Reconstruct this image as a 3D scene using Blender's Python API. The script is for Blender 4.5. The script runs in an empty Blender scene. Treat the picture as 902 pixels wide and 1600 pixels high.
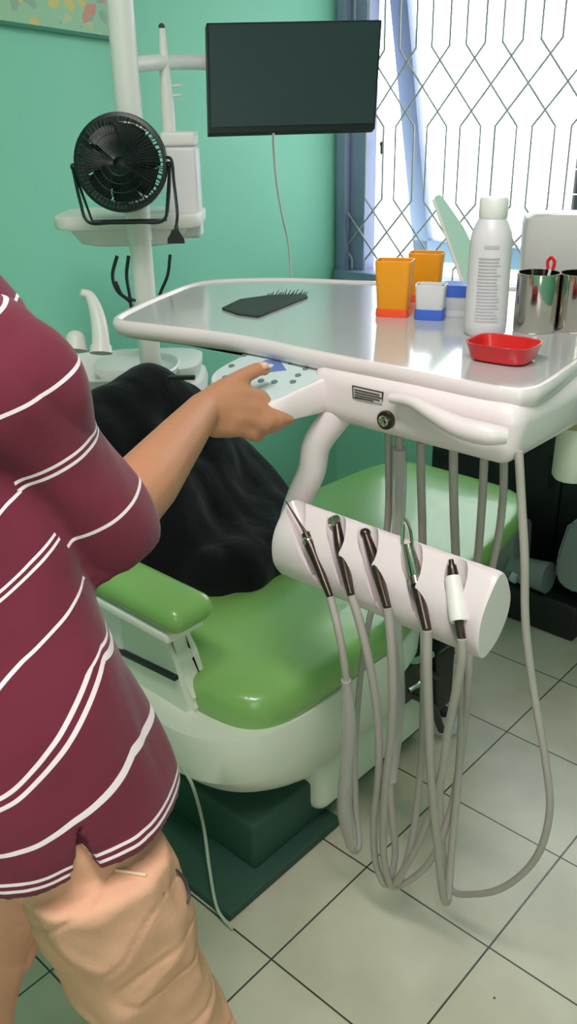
import bpy, bmesh, math, random
import numpy as np
from mathutils import Vector, Matrix, noise
random.seed(4)
scene = bpy.context.scene
COL = scene.collection
# ------------------------------------------------------------------ camera
FPX = 1359.6
PIT, ROL, YAW = math.radians(24.667), math.radians(-1.1575), math.radians(-42.782)
CAM = Vector((0.82988, -0.82231, 1.48560))
cp, sp, cy_, sy_ = math.cos(PIT), math.sin(PIT), math.cos(YAW), math.sin(YAW)
FW = Vector((cp*sy_, cp*cy_, -sp)); R0 = Vector((cy_, -sy_, 0)); U0 = R0.cross(FW)
RT = math.cos(ROL)*R0 + math.sin(ROL)*U0
UP = -math.sin(ROL)*R0 + math.cos(ROL)*U0
def ray(x, y): return FW + RT*((x-451)/FPX) - UP*((y-800)/FPX)
def Z(x, y, z): d = ray(x, y); return CAM + d*((z-CAM.z)/d.z)      # point of a horizontal plane
def X(x, y, v): d = ray(x, y); return CAM + d*((v-CAM.x)/d.x)
def Y(x, y, v): d = ray(x, y); return CAM + d*((v-CAM.y)/d.y)
def D(x, y, v): return CAM + ray(x, y)*v
cam = bpy.data.cameras.new('camera'); co = bpy.data.objects.new('camera', cam); COL.objects.link(co)
M4 = Matrix.Identity(4)
for i in range(3):
    M4[i][0] = RT[i]; M4[i][1] = UP[i]; M4[i][2] = -FW[i]; M4[i][3] = CAM[i]
co.matrix_world = M4
cam.sensor_fit = 'VERTICAL'; cam.sensor_height = 36; cam.lens = FPX/1600*36; cam.clip_start = .02
scene.camera = co

# ------------------------------------------------------------------ materials
def lin(c):
    r = []
    for v in c:
        v /= 255.
        r.append(v/12.92 if v <= .04045 else ((v+.055)/1.055)**2.4)
    return (r[0], r[1], r[2], 1)
def mat(name, rgb, rough=.5, metal=0, spec=.5, coat=0, trans=0, bump=0, bscale=40, var=0, vscale=6, alpha=1, sss=0, sheen=0):
    m = bpy.data.materials.new(name); m.use_nodes = True
    nt = m.node_tree; b = nt.nodes['Principled BSDF']
    b.inputs['Base Color'].default_value = lin(rgb)
    b.inputs['Roughness'].default_value = rough; b.inputs['Metallic'].default_value = metal
    b.inputs['Specular IOR Level'].default_value = spec
    b.inputs['Coat Weight'].default_value = coat; b.inputs['Coat Roughness'].default_value = .08
    b.inputs['Transmission Weight'].default_value = trans
    b.inputs['Alpha'].default_value = alpha
    b.inputs['Sheen Weight'].default_value = sheen
    if sss: b.inputs['Subsurface Weight'].default_value = sss; b.inputs['Subsurface Scale'].default_value = .01
    tc = nt.nodes.new('ShaderNodeTexCoord')
    n = nt.nodes.new('ShaderNodeTexNoise'); n.inputs['Scale'].default_value = vscale; n.inputs['Detail'].default_value = 4
    nt.links.new(tc.outputs['Object'], n.inputs['Vector'])
    mx = nt.nodes.new('ShaderNodeMix'); mx.data_type = 'RGBA'
    v = max(var, .02)
    mx.inputs['A'].default_value = [c*(1-v) for c in lin(rgb)[:3]]+[1]
    mx.inputs['B'].default_value = [min(1, c*(1+v)) for c in lin(rgb)[:3]]+[1]
    nt.links.new(n.outputs['Fac'], mx.inputs['Factor']); nt.links.new(mx.outputs['Result'], b.inputs['Base Color'])
    if bump:
        n2 = nt.nodes.new('ShaderNodeTexNoise'); n2.inputs['Scale'].default_value = bscale; n2.inputs['Detail'].default_value = 3
        nt.links.new(tc.outputs['Object'], n2.inputs['Vector'])
        bp = nt.nodes.new('ShaderNodeBump'); bp.inputs['Strength'].default_value = bump; bp.inputs['Distance'].default_value = .01
        nt.links.new(n2.outputs['Fac'], bp.inputs['Height']); nt.links.new(bp.outputs['Normal'], b.inputs['Normal'])
    return m
MT = dict(
 wall=mat('green_wall_paint', (138, 208, 180), .55, spec=.3, var=.05, vscale=1.6, bump=.05, bscale=120),
 wallw=mat('window_wall_paint', (138, 206, 178), .6, spec=.3, var=.05, vscale=1.6),
 ceil=mat('ceiling_paint', (235, 235, 230), .8),
 frame=mat('lavender_frame_paint', (150, 158, 192), .45, var=.06),
 bar=mat('grille_steel', (176, 176, 174), .5, metal=.2),
 white=mat('glossy_white_enamel', (236, 220, 222), .28, coat=.3),
 white2=mat('unit_white_plastic', (236, 230, 226), .4),
 hose=mat('grey_silicone_hose', (176, 166, 160), .42, var=.08, vscale=20),
 hosed=mat('dark_hose', (120, 108, 100), .45, var=.08, vscale=20),
 glass=mat('pale_tray_surface', (192, 190, 192), .14, coat=.5),
 green=mat('green_vinyl', (130, 176, 96), .3, coat=.35, var=.05, vscale=5),
 shell=mat('chair_shell_grey_white', (222, 224, 210), .42, var=.02),
 base=mat('dark_green_base', (42, 74, 62), .7, var=.1),
 dark=mat('black_plastic', (22, 26, 26), .45),
 blk=mat('black_cloth', (16, 18, 20), .95, spec=.15, bump=.4, bscale=30, sheen=.1),
 screen=mat('monitor_screen', (46, 64, 68), .34, spec=.6),
 fanm=mat('fan_black_plastic', (14, 26, 24), .4),
 chrome=mat('polished_steel', (205, 200, 190), .12, metal=1),
 steel=mat('brushed_handpiece_steel', (150, 140, 132), .25, metal=1),
 dsteel=mat('dark_steel', (86, 74, 68), .3, metal=.9),
 red=mat('red_plastic', (214, 30, 34), .3, coat=.4),
 orange=mat('orange_plastic', (250, 160, 24), .35, sss=.3),
 oreds=mat('orange_red_plastic', (250, 84, 40), .4),
 blue=mat('blue_plastic', (66, 104, 206), .4),
 clear=mat('translucent_white_plastic', (226, 222, 224), .35, sss=.3),
 bottle=mat('bottle_white', (226, 216, 222), .35, sss=.1),
 ink=mat('faint_grey_print', (192, 188, 194), .6),
 inkd=mat('dark_print', (70, 62, 62), .6),
 mint=mat('mint_panel', (168, 206, 190), .35),
 pinkgrey=mat('translucent_box_plastic', (206, 198, 196), .4, var=.04),
 member=mat('keypad_membrane', (200, 212, 214), .4),
 bluegrey=mat('blue_keypad_print', (98, 124, 182), .4),
 btn=mat('keypad_button_grey', (104, 124, 118), .5),
 skin=mat('skin', (186, 128, 96), .5, sss=.15, var=.08, vscale=14, bump=.08, bscale=90),
 khaki=mat('khaki_cotton', (222, 166, 138), .95, spec=.1, var=.09, vscale=9, bump=.08, bscale=200),
 hair=mat('black_hair', (20, 17, 15), .6),
 pad=mat('dark_green_mesh_pad', (38, 58, 48), .7, bump=.5, bscale=300),
 grey=mat('grey_machine_plastic', (128, 140, 138), .45, var=.05),
 greyl=mat('light_grey_plastic', (190, 196, 190), .45),
 black=mat('black_laminate', (14, 20, 20), .5),
 teal=mat('teal_paint', (66, 134, 112), .5),
 towel=mat('pale_paper', (205, 212, 192), .8, bump=.1, bscale=90),
 khakid=mat('olive_cloth', (150, 146, 104), .9, bump=.4, bscale=60),
 cable=mat('grey_cable', (168, 176, 160), .5),
 paper=mat('poster_paper', (150, 186, 158), .6),
 shoe=mat('dark_shoe_leather', (40, 36, 34), .5),
 lightp=mat('lamp_housing', (240, 240, 240), .5),
)
def emis(name, rgb, s):
    m = bpy.data.materials.new(name); m.use_nodes = True
    b = m.node_tree.nodes['Principled BSDF']; b.inputs['Emission Color'].default_value = lin(rgb); b.inputs['Emission Strength'].default_value = s
    b.inputs['Base Color'].default_value = lin(rgb); return m
def floor_mat():
    m = bpy.data.materials.new('ceramic_floor_tiles'); m.use_nodes = True; nt = m.node_tree
    b = nt.nodes['Principled BSDF']; tc = nt.nodes.new('ShaderNodeTexCoord')
    br = nt.nodes.new('ShaderNodeTexBrick'); br.offset = 0; br.squash = 1
    br.inputs['Scale'].default_value = 1; br.inputs['Brick Width'].default_value = .3; br.inputs['Row Height'].default_value = .3
    br.inputs['Mortar Size'].default_value = .0022; br.inputs['Mortar Smooth'].default_value = .3; br.inputs['Bias'].default_value = 0
    br.inputs['Color1'].default_value = lin((208, 198, 178)); br.inputs['Color2'].default_value = lin((200, 194, 176)); br.inputs['Mortar'].default_value = lin((62, 66, 56))
    nt.links.new(tc.outputs['Object'], br.inputs['Vector'])
    n = nt.nodes.new('ShaderNodeTexNoise'); n.inputs['Scale'].default_value = 5; n.inputs['Detail'].default_value = 6
    nt.links.new(tc.outputs['Object'], n.inputs['Vector'])
    cr = nt.nodes.new('ShaderNodeValToRGB'); cr.color_ramp.elements[0].position = .3; cr.color_ramp.elements[0].color = (.78, .78, .74, 1)
    cr.color_ramp.elements[1].position = .65; cr.color_ramp.elements[1].color = (1, 1, 1, 1)
    nt.links.new(n.outputs['Fac'], cr.inputs['Fac'])
    mx = nt.nodes.new('ShaderNodeMix'); mx.data_type = 'RGBA'; mx.blend_type = 'MULTIPLY'; mx.inputs['Factor'].default_value = 1
    nt.links.new(br.outputs['Color'], mx.inputs['A']); nt.links.new(cr.outputs['Color'], mx.inputs['B'])
    # small specks of dirt
    vo = nt.nodes.new('ShaderNodeTexVoronoi'); vo.inputs['Scale'].default_value = 5.3
    nt.links.new(tc.outputs['Object'], vo.inputs['Vector'])
    lt = nt.nodes.new('ShaderNodeMath'); lt.operation = 'LESS_THAN'; lt.inputs[1].default_value = .022
    nt.links.new(vo.outputs['Distance'], lt.inputs[0])
    m2 = nt.nodes.new('ShaderNodeMix'); m2.data_type = 'RGBA'; m2.inputs['B'].default_value = lin((70, 62, 48))
    nt.links.new(lt.outputs[0], m2.inputs['Factor']); nt.links.new(mx.outputs['Result'], m2.inputs['A'])
    nt.links.new(m2.outputs['Result'], b.inputs['Base Color'])
    b.inputs['Roughness'].default_value = .3
    bp = nt.nodes.new('ShaderNodeBump'); bp.inputs['Strength'].default_value = .4; bp.inputs['Distance'].default_value = .002; bp.invert = True
    nt.links.new(br.outputs['Fac'], bp.inputs['Height']); nt.links.new(bp.outputs['Normal'], b.inputs['Normal'])
    return m
MT['floor'] = floor_mat()
def poster_mat():
    m = bpy.data.materials.new('printed_poster'); m.use_nodes = True; nt = m.node_tree
    b = nt.nodes['Principled BSDF']; tc = nt.nodes.new('ShaderNodeTexCoord')
    vo = nt.nodes.new('ShaderNodeTexVoronoi'); vo.inputs['Scale'].default_value = 42
    nt.links.new(tc.outputs['Object'], vo.inputs['Vector'])
    cr = nt.nodes.new('ShaderNodeValToRGB'); el = cr.color_ramp.elements
    el[0].color = lin((160, 200, 165)); el[1].color = lin((150, 178, 160)); el[0].position = .0; el[1].position = .6
    for p, c in ((.74, (214, 196, 120)), (.86, (214, 150, 130)), (.95, (190, 200, 150))):
        e = el.new(p); e.color = lin(c)
    cr.color_ramp.interpolation = 'CONSTANT'
    sx = nt.nodes.new('ShaderNodeSeparateColor'); nt.links.new(vo.outputs['Color'], sx.inputs['Color'])
    nt.links.new(sx.outputs[0], cr.inputs['Fac']); 
    sp_ = nt.nodes.new('ShaderNodeSeparateXYZ'); nt.links.new(tc.outputs['Object'], sp_.inputs[0])
    gt = nt.nodes.new('ShaderNodeMath'); gt.operation = 'GREATER_THAN'; gt.inputs[1].default_value = .075
    nt.links.new(sp_.outputs['Z'], gt.inputs[0])
    mx = nt.nodes.new('ShaderNodeMix'); mx.data_type = 'RGBA'; mx.inputs['A'].default_value = lin((146, 184, 156))
    nt.links.new(gt.outputs[0], mx.inputs['Factor']); nt.links.new(cr.outputs['Color'], mx.inputs['B'])
    nt.links.new(mx.outputs['Result'], b.inputs['Base Color']); b.inputs['Roughness'].default_value = .5
    return m
MT['poster'] = poster_mat()
STR_V, STR_U = .78, .18
TOR = [(.836, 2), (.868, 1), (.908, 2), (.965, 1), (1.028, 2), (1.092, 1), (1.155, 2), (1.22, 1)]
SLV = [(-.045, 2), (.030, 1), (.105, 2), (.182, 1)]
def shirt_mat(name, attr, lines):
    m = bpy.data.materials.new(name); m.use_nodes = True; nt = m.node_tree
    b = nt.nodes['Principled BSDF']
    at = nt.nodes.new('ShaderNodeAttribute'); at.attribute_name = attr
    prev = None
    for c, k in lines:
        for off, w in (((0, .0019),) if k == 1 else ((-.0038, .0017), (.0038, .0017))):
            n = nt.nodes.new('ShaderNodeMath'); n.operation = 'COMPARE'; n.inputs[1].default_value = c+off; n.inputs[2].default_value = w
            nt.links.new(at.outputs['Fac'], n.inputs[0])
            if prev is None: prev = n
            else:
                a = nt.nodes.new('ShaderNodeMath'); a.operation = 'MAXIMUM'
                nt.links.new(prev.outputs[0], a.inputs[0]); nt.links.new(n.outputs[0], a.inputs[1]); prev = a
    tc = nt.nodes.new('ShaderNodeTexCoord'); n = nt.nodes.new('ShaderNodeTexNoise'); n.inputs['Scale'].default_value = 10
    nt.links.new(tc.outputs['Object'], n.inputs['Vector'])
    m0 = nt.nodes.new('ShaderNodeMix'); m0.data_type = 'RGBA'
    m0.inputs['A'].default_value = lin((98, 32, 46)); m0.inputs['B'].default_value = lin((120, 44, 62))
    nt.links.new(n.outputs['Fac'], m0.inputs['Factor'])
    mx = nt.nodes.new('ShaderNodeMix'); mx.data_type = 'RGBA'; mx.inputs['B'].default_value = lin((244, 222, 228))
    nt.links.new(prev.outputs[0], mx.inputs['Factor']); nt.links.new(m0.outputs['Result'], mx.inputs['A'])
    nt.links.new(mx.outputs['Result'], b.inputs['Base Color']); b.inputs['Roughness'].default_value = .85
    b.inputs['Specular IOR Level'].default_value = .2; b.inputs['Sheen Weight'].default_value = .15
    n2 = nt.nodes.new('ShaderNodeTexNoise'); n2.inputs['Scale'].default_value = 240
    nt.links.new(tc.outputs['Object'], n2.inputs['Vector'])
    bp = nt.nodes.new('ShaderNodeBump'); bp.inputs['Strength'].default_value = .15; bp.inputs['Distance'].default_value = .003
    nt.links.new(n2.outputs['Fac'], bp.inputs['Height']); nt.links.new(bp.outputs['Normal'], b.inputs['Normal'])
    return m
MT['shirt'] = shirt_mat('maroon_striped_jersey', 's_torso', TOR)
MT['shirt_sleeve'] = shirt_mat('maroon_striped_sleeve', 's_sleeve', SLV)

# ------------------------------------------------------------------ mesh helpers
def obj(name, bm, m, parent=None, smooth=True, angle=40):
    me = bpy.data.meshes.new(name)
    bmesh.ops.recalc_face_normals(bm, faces=bm.faces[:])
    if smooth:
        ca = math.radians(angle)
        for e in bm.edges:
            if len(e.link_faces) == 2 and e.link_faces[0].normal.angle(e.link_faces[1].normal, 0) > ca: e.smooth = False
        for f in bm.faces: f.smooth = True
    bm.to_mesh(me); bm.free()
    me.materials.append(m)
    o = bpy.data.objects.new(name, me); COL.objects.link(o)
    if parent is not None: o.parent = parent
    return o
def tag(o, label=None, cat=None, group=None, kind=None):
    if label: o['label'] = label
    if cat: o['category'] = cat
    if group: o['group'] = group
    if kind: o['kind'] = kind
    return o
def empty(name, label, cat, group=None):
    o = bpy.data.objects.new(name, None); COL.objects.link(o); o.empty_display_size = .05
    return tag(o, label, cat, group)
def base_at(root, loc):
    """put the Empty of a thing at its base without moving the parts"""
    loc = Vector(loc); root.location = loc
    for ch in root.children: ch.matrix_parent_inverse = Matrix.Translation(-loc)
    return root
def merge(bm, other):
    me = bpy.data.meshes.new('tmp'); other.to_mesh(me); other.free(); bm.from_mesh(me); bpy.data.meshes.remove(me); return bm
def rbox(x0, x1, y0, y1, z0, z1, r=.005, seg=3, bm=None):
    b = bmesh.new(); bmesh.ops.create_cube(b, size=1)
    for v in b.verts: v.co = Vector(((x0+x1)/2+v.co.x*(x1-x0), (y0+y1)/2+v.co.y*(y1-y0), (z0+z1)/2+v.co.z*(z1-z0)))
    if r > 0: bmesh.ops.bevel(b, geom=b.edges[:], offset=min(r, .49*min(abs(x1-x0), abs(y1-y0), abs(z1-z0))), segments=seg, profile=.5, affect='EDGES')
    return b if bm is None else merge(bm, b)
def xf(b, M):
    bmesh.ops.transform(b, matrix=M, verts=b.verts[:]); return b
def frame(origin, xa, ya):
    xa = Vector(xa).normalized(); za = xa.cross(Vector(ya)).normalized(); ya = za.cross(xa)
    M = Matrix.Identity(4)
    for i in range(3): M[i][0] = xa[i]; M[i][1] = ya[i]; M[i][2] = za[i]; M[i][3] = origin[i]
    return M
def catmull(P, n=8, closed=False):
    P = [Vector(p) for p in P]; out = []; N = len(P)
    rng = range(N if closed else N-1)
    for i in rng:
        p1, p2 = P[i], P[(i+1) % N]
        p0 = P[i-1] if (i > 0 or closed) else p1*2-p2
        p3 = P[(i+2) % N] if (i+2 < N or closed) else p2*2-p1
        for k in range(n):
            t = k/n
            out.append(.5*((2*p1)+(p2-p0)*t+(2*p0-5*p1+4*p2-p3)*t*t+(-p0+3*p1-3*p2+p3)*t**3))
    if not closed: out.append(P[-1])
    return out
def loft(rings, cap=True, bm=None, closed_path=False):
    b = bm or bmesh.new(); R = [[b.verts.new(p) for p in r] for r in rings]; n = len(R[0])
    L = len(R)
    for i in range(L if closed_path else L-1):
        a, c = R[i], R[(i+1) % L]
        for j in range(n):
            try: b.faces.new((a[j], a[(j+1) % n], c[(j+1) % n], c[j]))
            except ValueError: pass
    if cap and not closed_path:
        b.faces.new(list(reversed(R[0]))); b.faces.new(R[-1])
    return b
def tube(P, r, seg=10, n=6, closed=False, bm=None, smooth=True, flat=1.0):
    """sweep; r number or list per control point"""
    N = len(P); rs = r if isinstance(r, (list, tuple)) else [r]*N
    Q = catmull([Vector(p) for p in P], n, closed) if smooth and N > 2 else [Vector(p) for p in P]
    if len(Q) == N: RR = list(rs)
    else:
        RR = [catmull([Vector((v, 0, 0)) for v in rs], n, closed)[i].x for i in range(len(Q))]
    b = bm or bmesh.new()
    t = (Q[1]-Q[0]).normalized(); u = t.orthogonal().normalized(); rings = []
    for i, q in enumerate(Q):
        if closed: tt = Q[(i+1) % len(Q)]-Q[i-1]
        else: tt = (Q[min(i+1, len(Q)-1)]-Q[max(i-1, 0)])
        tt = tt.normalized() if tt.length > 1e-9 else t
        u = (u-tt*u.dot(tt)); u = u.normalized() if u.length > 1e-9 else tt.orthogonal().normalized()
        v = tt.cross(u); rr = max(RR[i], 1e-4)
        rings.append([q+(u*math.cos(a)+v*math.sin(a)*flat)*rr for a in [2*math.pi*k/seg for k in range(seg)]])
    return loft(rings, True, b, closed)
def lathe(prof, seg=32, c=(0, 0, 0), bm=None, sx=1, sy=1):
    rings = [[Vector((c[0]+max(r, 1e-4)*sx*math.cos(a), c[1]+max(r, 1e-4)*sy*math.sin(a), c[2]+z)) for a in [2*math.pi*k/seg for k in range(seg)]] for r, z in prof]
    return loft(rings, True, bm)
def prism(P, h, bm=None):
    """P closed list of 3D points in a plane, h extrude vector"""
    b = bmesh.new(); h = Vector(h)
    A = [b.verts.new(Vector(p)) for p in P]; B = [b.verts.new(Vector(p)+h) for p in P]; n = len(P)
    b.faces.new(A); b.faces.new(list(reversed(B)))
    for i in range(n): b.faces.new((A[i], B[i], B[(i+1) % n], A[(i+1) % n]))
    return b if bm is None else merge(bm, b)
def sphere(c, r, seg=16, bm=None, s=(1, 1, 1)):
    b = bmesh.new(); bmesh.ops.create_uvsphere(b, u_segments=seg, v_segments=max(6, seg//2), radius=1)
    for v in b.verts: v.co = Vector((c[0]+v.co.x*r*s[0], c[1]+v.co.y*r*s[1], c[2]+v.co.z*r*s[2]))
    return b if bm is None else merge(bm, b)
def superell(cx, cy, a, b_, z, n=40, e=4., rot=0):
    out = []
    for k in range(n):
        t = 2*math.pi*k/n; c, s = math.cos(t), math.sin(t)
        x = a*math.copysign(abs(c)**(2/e), c); y = b_*math.copysign(abs(s)**(2/e), s)
        out.append(Vector((cx+x*math.cos(rot)-y*math.sin(rot), cy+x*math.sin(rot)+y*math.cos(rot), z)))
    return out
def capsules(chains, seg=12):
    """chains of (pos, radius): overlapping cone frusta and balls, to be fused by remeshing"""
    b = bmesh.new()
    for ch in chains:
        for i, (p, r) in enumerate(ch):
            sphere(p, r, seg, b)
            if i:
                q, s = ch[i-1]; p_, q_ = Vector(p), Vector(q)
                if (p_-q_).length > 1e-5: tube([q_, p_], [s, r], seg, bm=b)
    return b
def fuse(name, b, m, voxel, parent=None, smooth_it=6, fac=.6, disp=None):
    me = bpy.data.meshes.new(name); bmesh.ops.recalc_face_normals(b, faces=b.faces[:]); b.to_mesh(me); b.free()
    o = bpy.data.objects.new(name, me); COL.objects.link(o)
    r = o.modifiers.new('r', 'REMESH'); r.mode = 'VOXEL'; r.voxel_size = voxel; r.use_smooth_shade = True
    if smooth_it: s = o.modifiers.new('s', 'SMOOTH'); s.factor = fac; s.iterations = smooth_it
    dg = bpy.context.evaluated_depsgraph_get(); dg.update()
    ne = bpy.data.meshes.new_from_object(o.evaluated_get(dg))
    o.modifiers.clear(); o.data = ne; bpy.data.meshes.remove(me); ne.name = name
    if disp:
        nv = len(ne.vertices); cos = [0.]*(nv*3); nrs = [0.]*(nv*3)
        ne.vertices.foreach_get('co', cos); ne.vertices.foreach_get('normal', nrs)
        new = []
        for i in range(nv): new.extend(disp(Vector(cos[3*i:3*i+3]), Vector(nrs[3*i:3*i+3])))
        ne.vertices.foreach_set('co', new); ne.update()
    ne.polygons.foreach_set('use_smooth', [True]*len(ne.polygons))
    ne.materials.clear(); ne.materials.append(m)
    if parent is not None: o.parent = parent
    return o
def boolean(o, cutter_bm, op='DIFFERENCE'):
    me = bpy.data.meshes.new('cut'); bmesh.ops.recalc_face_normals(cutter_bm, faces=cutter_bm.faces[:]); cutter_bm.to_mesh(me); cutter_bm.free()
    c = bpy.data.objects.new('cut', me); COL.objects.link(c)
    md = o.modifiers.new('b', 'BOOLEAN'); md.object = c; md.operation = op; md.solver = 'EXACT'; md.use_self = True
    dg = bpy.context.evaluated_depsgraph_get(); dg.update()
    ne = bpy.data.meshes.new_from_object(o.evaluated_get(dg)); o.modifiers.clear(); o.data = ne
    bpy.data.objects.remove(c); bpy.data.meshes.remove(me)
    b = bmesh.new(); b.from_mesh(ne); b.normal_update()
    for f in b.faces: f.smooth = True
    for e in b.edges: e.smooth = not (len(e.link_faces) == 2 and e.link_faces[0].normal.angle(e.link_faces[1].normal, 0) > .6)
    b.to_mesh(ne); b.free()
    return o
def struct(name, bm, m, label, smooth=False):
    o = obj(name, bm, m, None, smooth); tag(o, label, None, None, 'structure'); return o
STRUCT_CAT = {}

# ------------------------------------------------------------------ the room
WX, WY, RX, RY, CH = -1.4, 1.9, 2.3, -2.4, 2.8
f = struct('floor', rbox(WX-.1, RX+.1, RY-.1, WY+.1, -.08, 0, 0), MT['floor'], 'pale ceramic tiled floor with dark grout')
struct('wall_left', rbox(WX-.1, WX, RY-.1, WY+.1, 0, CH, 0), MT['wall'], 'mint green painted wall behind the monitor and fan')
struct('wall_right', rbox(RX, RX+.1, RY-.1, WY+.1, 0, CH, 0), MT['wall'], 'mint green painted wall on the right')
struct('wall_front', rbox(WX, RX, RY-.1, RY, 0, CH, 0), MT['wall'], 'mint green painted wall behind the camera')
struct('ceiling', rbox(WX-.1, RX+.1, RY-.1, WY+.1, CH, CH+.1, 0), MT['ceil'], 'white ceiling')
wx0, wx1, wz0, wz1 = -1.395, .35, .88, 2.25
b = rbox(WX, RX, WY, WY+.1, 0, wz0, 0)
rbox(WX, RX, WY, WY+.1, wz1, CH, 0, bm=b); rbox(wx1, RX, WY, WY+.1, wz0, wz1, 0, bm=b)
struct('wall_back', b, MT['wallw'], 'mint green wall below and around the barred window')
w = empty('window', 'lavender window frame with an outward opened sash, bright daylight outside', None); w['kind'] = 'structure'; w.name = 'window_1'
fw = .115
b = rbox(wx0, wx0+.045, WY-.02, WY+.09, wz0, wz1, .004)
rbox(wx0+.045, wx0+fw, WY+.01, WY+.08, wz0, wz1, .004, bm=b)
rbox(wx1-fw, wx1, WY-.02, WY+.09, wz0, wz1, .004, bm=b)
rbox(wx0, wx1, WY-.02, WY+.09, wz1-.06, wz1, .004, bm=b)
rbox(wx0, wx1, WY-.035, WY+.09, wz0, wz0+.045, .004, bm=b)
obj('window_frame', b, MT['frame'], w)
# top hung sash pushed outwards
hz = wz1-.06; zb = .93; tilt = .30
sa = Vector((0, tilt, -(hz-zb))).normalized()
def sash(x0, x1, s0, s1, t0=-.02, t1=.02):
    q = rbox(x0, x1, t0, t1, s0, s1, .003)
    nrm = Vector((1, 0, 0)).cross(-sa)
    M = Matrix.Identity(4)
    for i in range(3):
        M[i][0] = (1, 0, 0)[i]; M[i][2] = sa[i]; M[i][1] = sa.cross(Vector((1, 0, 0)))[i]; M[i][3] = (0, WY+.07, hz)[i]
    return xf(q, M)
L = (hz-zb)/(-sa.z)
sx0, sx1 = wx0+fw+.0, wx1-fw-.02
b = sash(sx0, sx0+.075, 0, L); merge(b, sash(sx1-.07, sx1, 0, L)); merge(b, sash(sx0, sx1, 0, .07)); merge(b, sash(sx0, sx1, L-.085, L))
SASH = obj('window_sash', b, MT['frame'], w)
gl = bpy.data.materials.new('clear_window_glass'); gl.use_nodes = True
g = gl.node_tree.nodes['Principled BSDF']; g.inputs['Transmission Weight'].default_value = 1; g.inputs['Roughness'].default_value = 0; g.inputs['IOR'].default_value = 1.03; g.inputs['Base Color'].default_value = (.95, .98, 1, 1)
obj('window_pane', sash(sx0+.06, sx1-.06, .06, L-.07, -.002, .002), gl, SASH, False)
b = sphere((-1.235, WY+.05, 1.375), .009, 10); rbox(-1.239, -1.231, WY+.045, WY+.055, 1.34, 1.375, .002, bm=b)
obj('window_stay', b, MT['dsteel'], w)
# security grille: rods that run straight, cross in a diamond band, run straight again
g_root = empty('window_grille', 'grey steel security grille of crossing rods in front of the window', 'window grille')
P_, hzv, r_ = .131, .077, .0038
nodes_z = 1.63
def rod(x, sgn):
    d = .28*P_; dz = hzv*2*.28
    pts = []
    for (z1) in (1.63+.77, 1.63):
        z3 = z1-2*hzv
        pts += [(x-sgn*d, z1+dz), (x+sgn*(P_+d), z3-dz)]; x = x+sgn*(P_+2*d) - sgn*0; x = pts[-1][0]+sgn*d
        sgn = -sgn; x = pts[-1][0]+(-d if sgn < 0 else d)*-1 if False else pts[-1][0]+sgn*d
    return pts, x, sgn
k = 0
for kk in range(-3, 17):
    for sgn in (-1, 1):
        xc = -.966+P_*kk
        # straight pieces alternate with diagonals; the net sideways drift cancels every second band
        d = .28*P_; dz = 2*hzv*.28; A = P_+2*d
        xs = xc-sgn*d
        pts = [(xs+sgn*A, 2.24), (xs+sgn*A, 2.185+dz), (xs, 2.185-2*hzv-dz), (xs, 1.63+dz), (xs+sgn*A, 1.63-2*hzv-dz), (xs+sgn*A, 1.165+dz*.6), (xs, 1.165-2*hzv-dz), (xs, .93)]
        good = [p for p in pts]
        if min(p[0] for p in pts) < wx0+.05 or max(p[0] for p in pts) > wx1-.03:
            # clip rods at the frame
            out = []
            for i in range(len(pts)-1):
                (xa, za), (xb, zb_) = pts[i], pts[i+1]
                n_ = 24
                for t in range(n_+1): out.append((xa+(xb-xa)*t/n_, za+(zb_-za)*t/n_))
            runs = []; cur = []
            for p in out:
                if wx0+.05 < p[0] < wx1-.03: cur.append(p)
                else:
                    if len(cur) > 3: runs.append(cur)
                    cur = []
            if len(cur) > 3: runs.append(cur)
        else: runs = [pts]
        for rn in runs:
            yy = WY-.004+.0035*sgn
            obj('grille_rod', tube([(p[0], yy, p[1]) for p in rn], r_, 6, smooth=False), MT['bar'], g_root)
base_at(g_root, (-.5, WY-.004, wz0+.045))
# outside: a wire mesh fence beyond the window
fe = empty('wire_fence', 'faint wire mesh fence in the glare outside the window', 'fence')
b = bmesh.new()
for i in range(30): tube([(-2.0+i*.11, 3.3, 0), (-2.0+i*.11, 3.3, 1.75)], .003, 5, bm=b)
for i in range(16): tube([(-2.05, 3.3, .12+i*.11), (1.25, 3.3, .12+i*.11)], .003, 5, bm=b)
mesh_pale = mat('galvanised_wire', (205, 208, 205), .5)
obj('wire_mesh', b, mesh_pale, fe)
fp = Y(899, 280, 3.3); obj('fence_post', tube([(fp.x, 3.34, 0), (fp.x, 3.34, Y(899, 236, 3.3).z)], .022, 10), MT['dark'], fe)
base_at(fe, (-.4, 3.3, 0))
struct('trim_1', rbox(-12, 12, WY+.12, 14, -.1, -.02, 0), mat('outdoor_concrete', (210, 210, 205), .9), 'pale concrete yard outside the window')

# poster on the left wall
po = empty('poster', 'pale green printed poster hanging on the green wall at upper left', 'poster')
pa = X(-40, 30, WX+.01); pb = X(187, 63, WX+.01)
vz = Vector((0, 0, .55)); dv = (pb-pa)
b = prism([pa, pb, pb+vz, pa+vz], (.006, 0, 0)); o = obj('poster_sheet', b, MT['poster'], po, False)
b = tube([pa+Vector((.006, 0, 0)), pb+Vector((.006, 0, 0))], .006, 8); obj('poster_rail', b, MT['teal'], po)
base_at(po, (pa+pb)/2)

# ------------------------------------------------------------------ dental chair
ch = empty('dental_chair', 'green padded dental chair with white shell, seat facing the camera side', 'dental chair')
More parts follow.
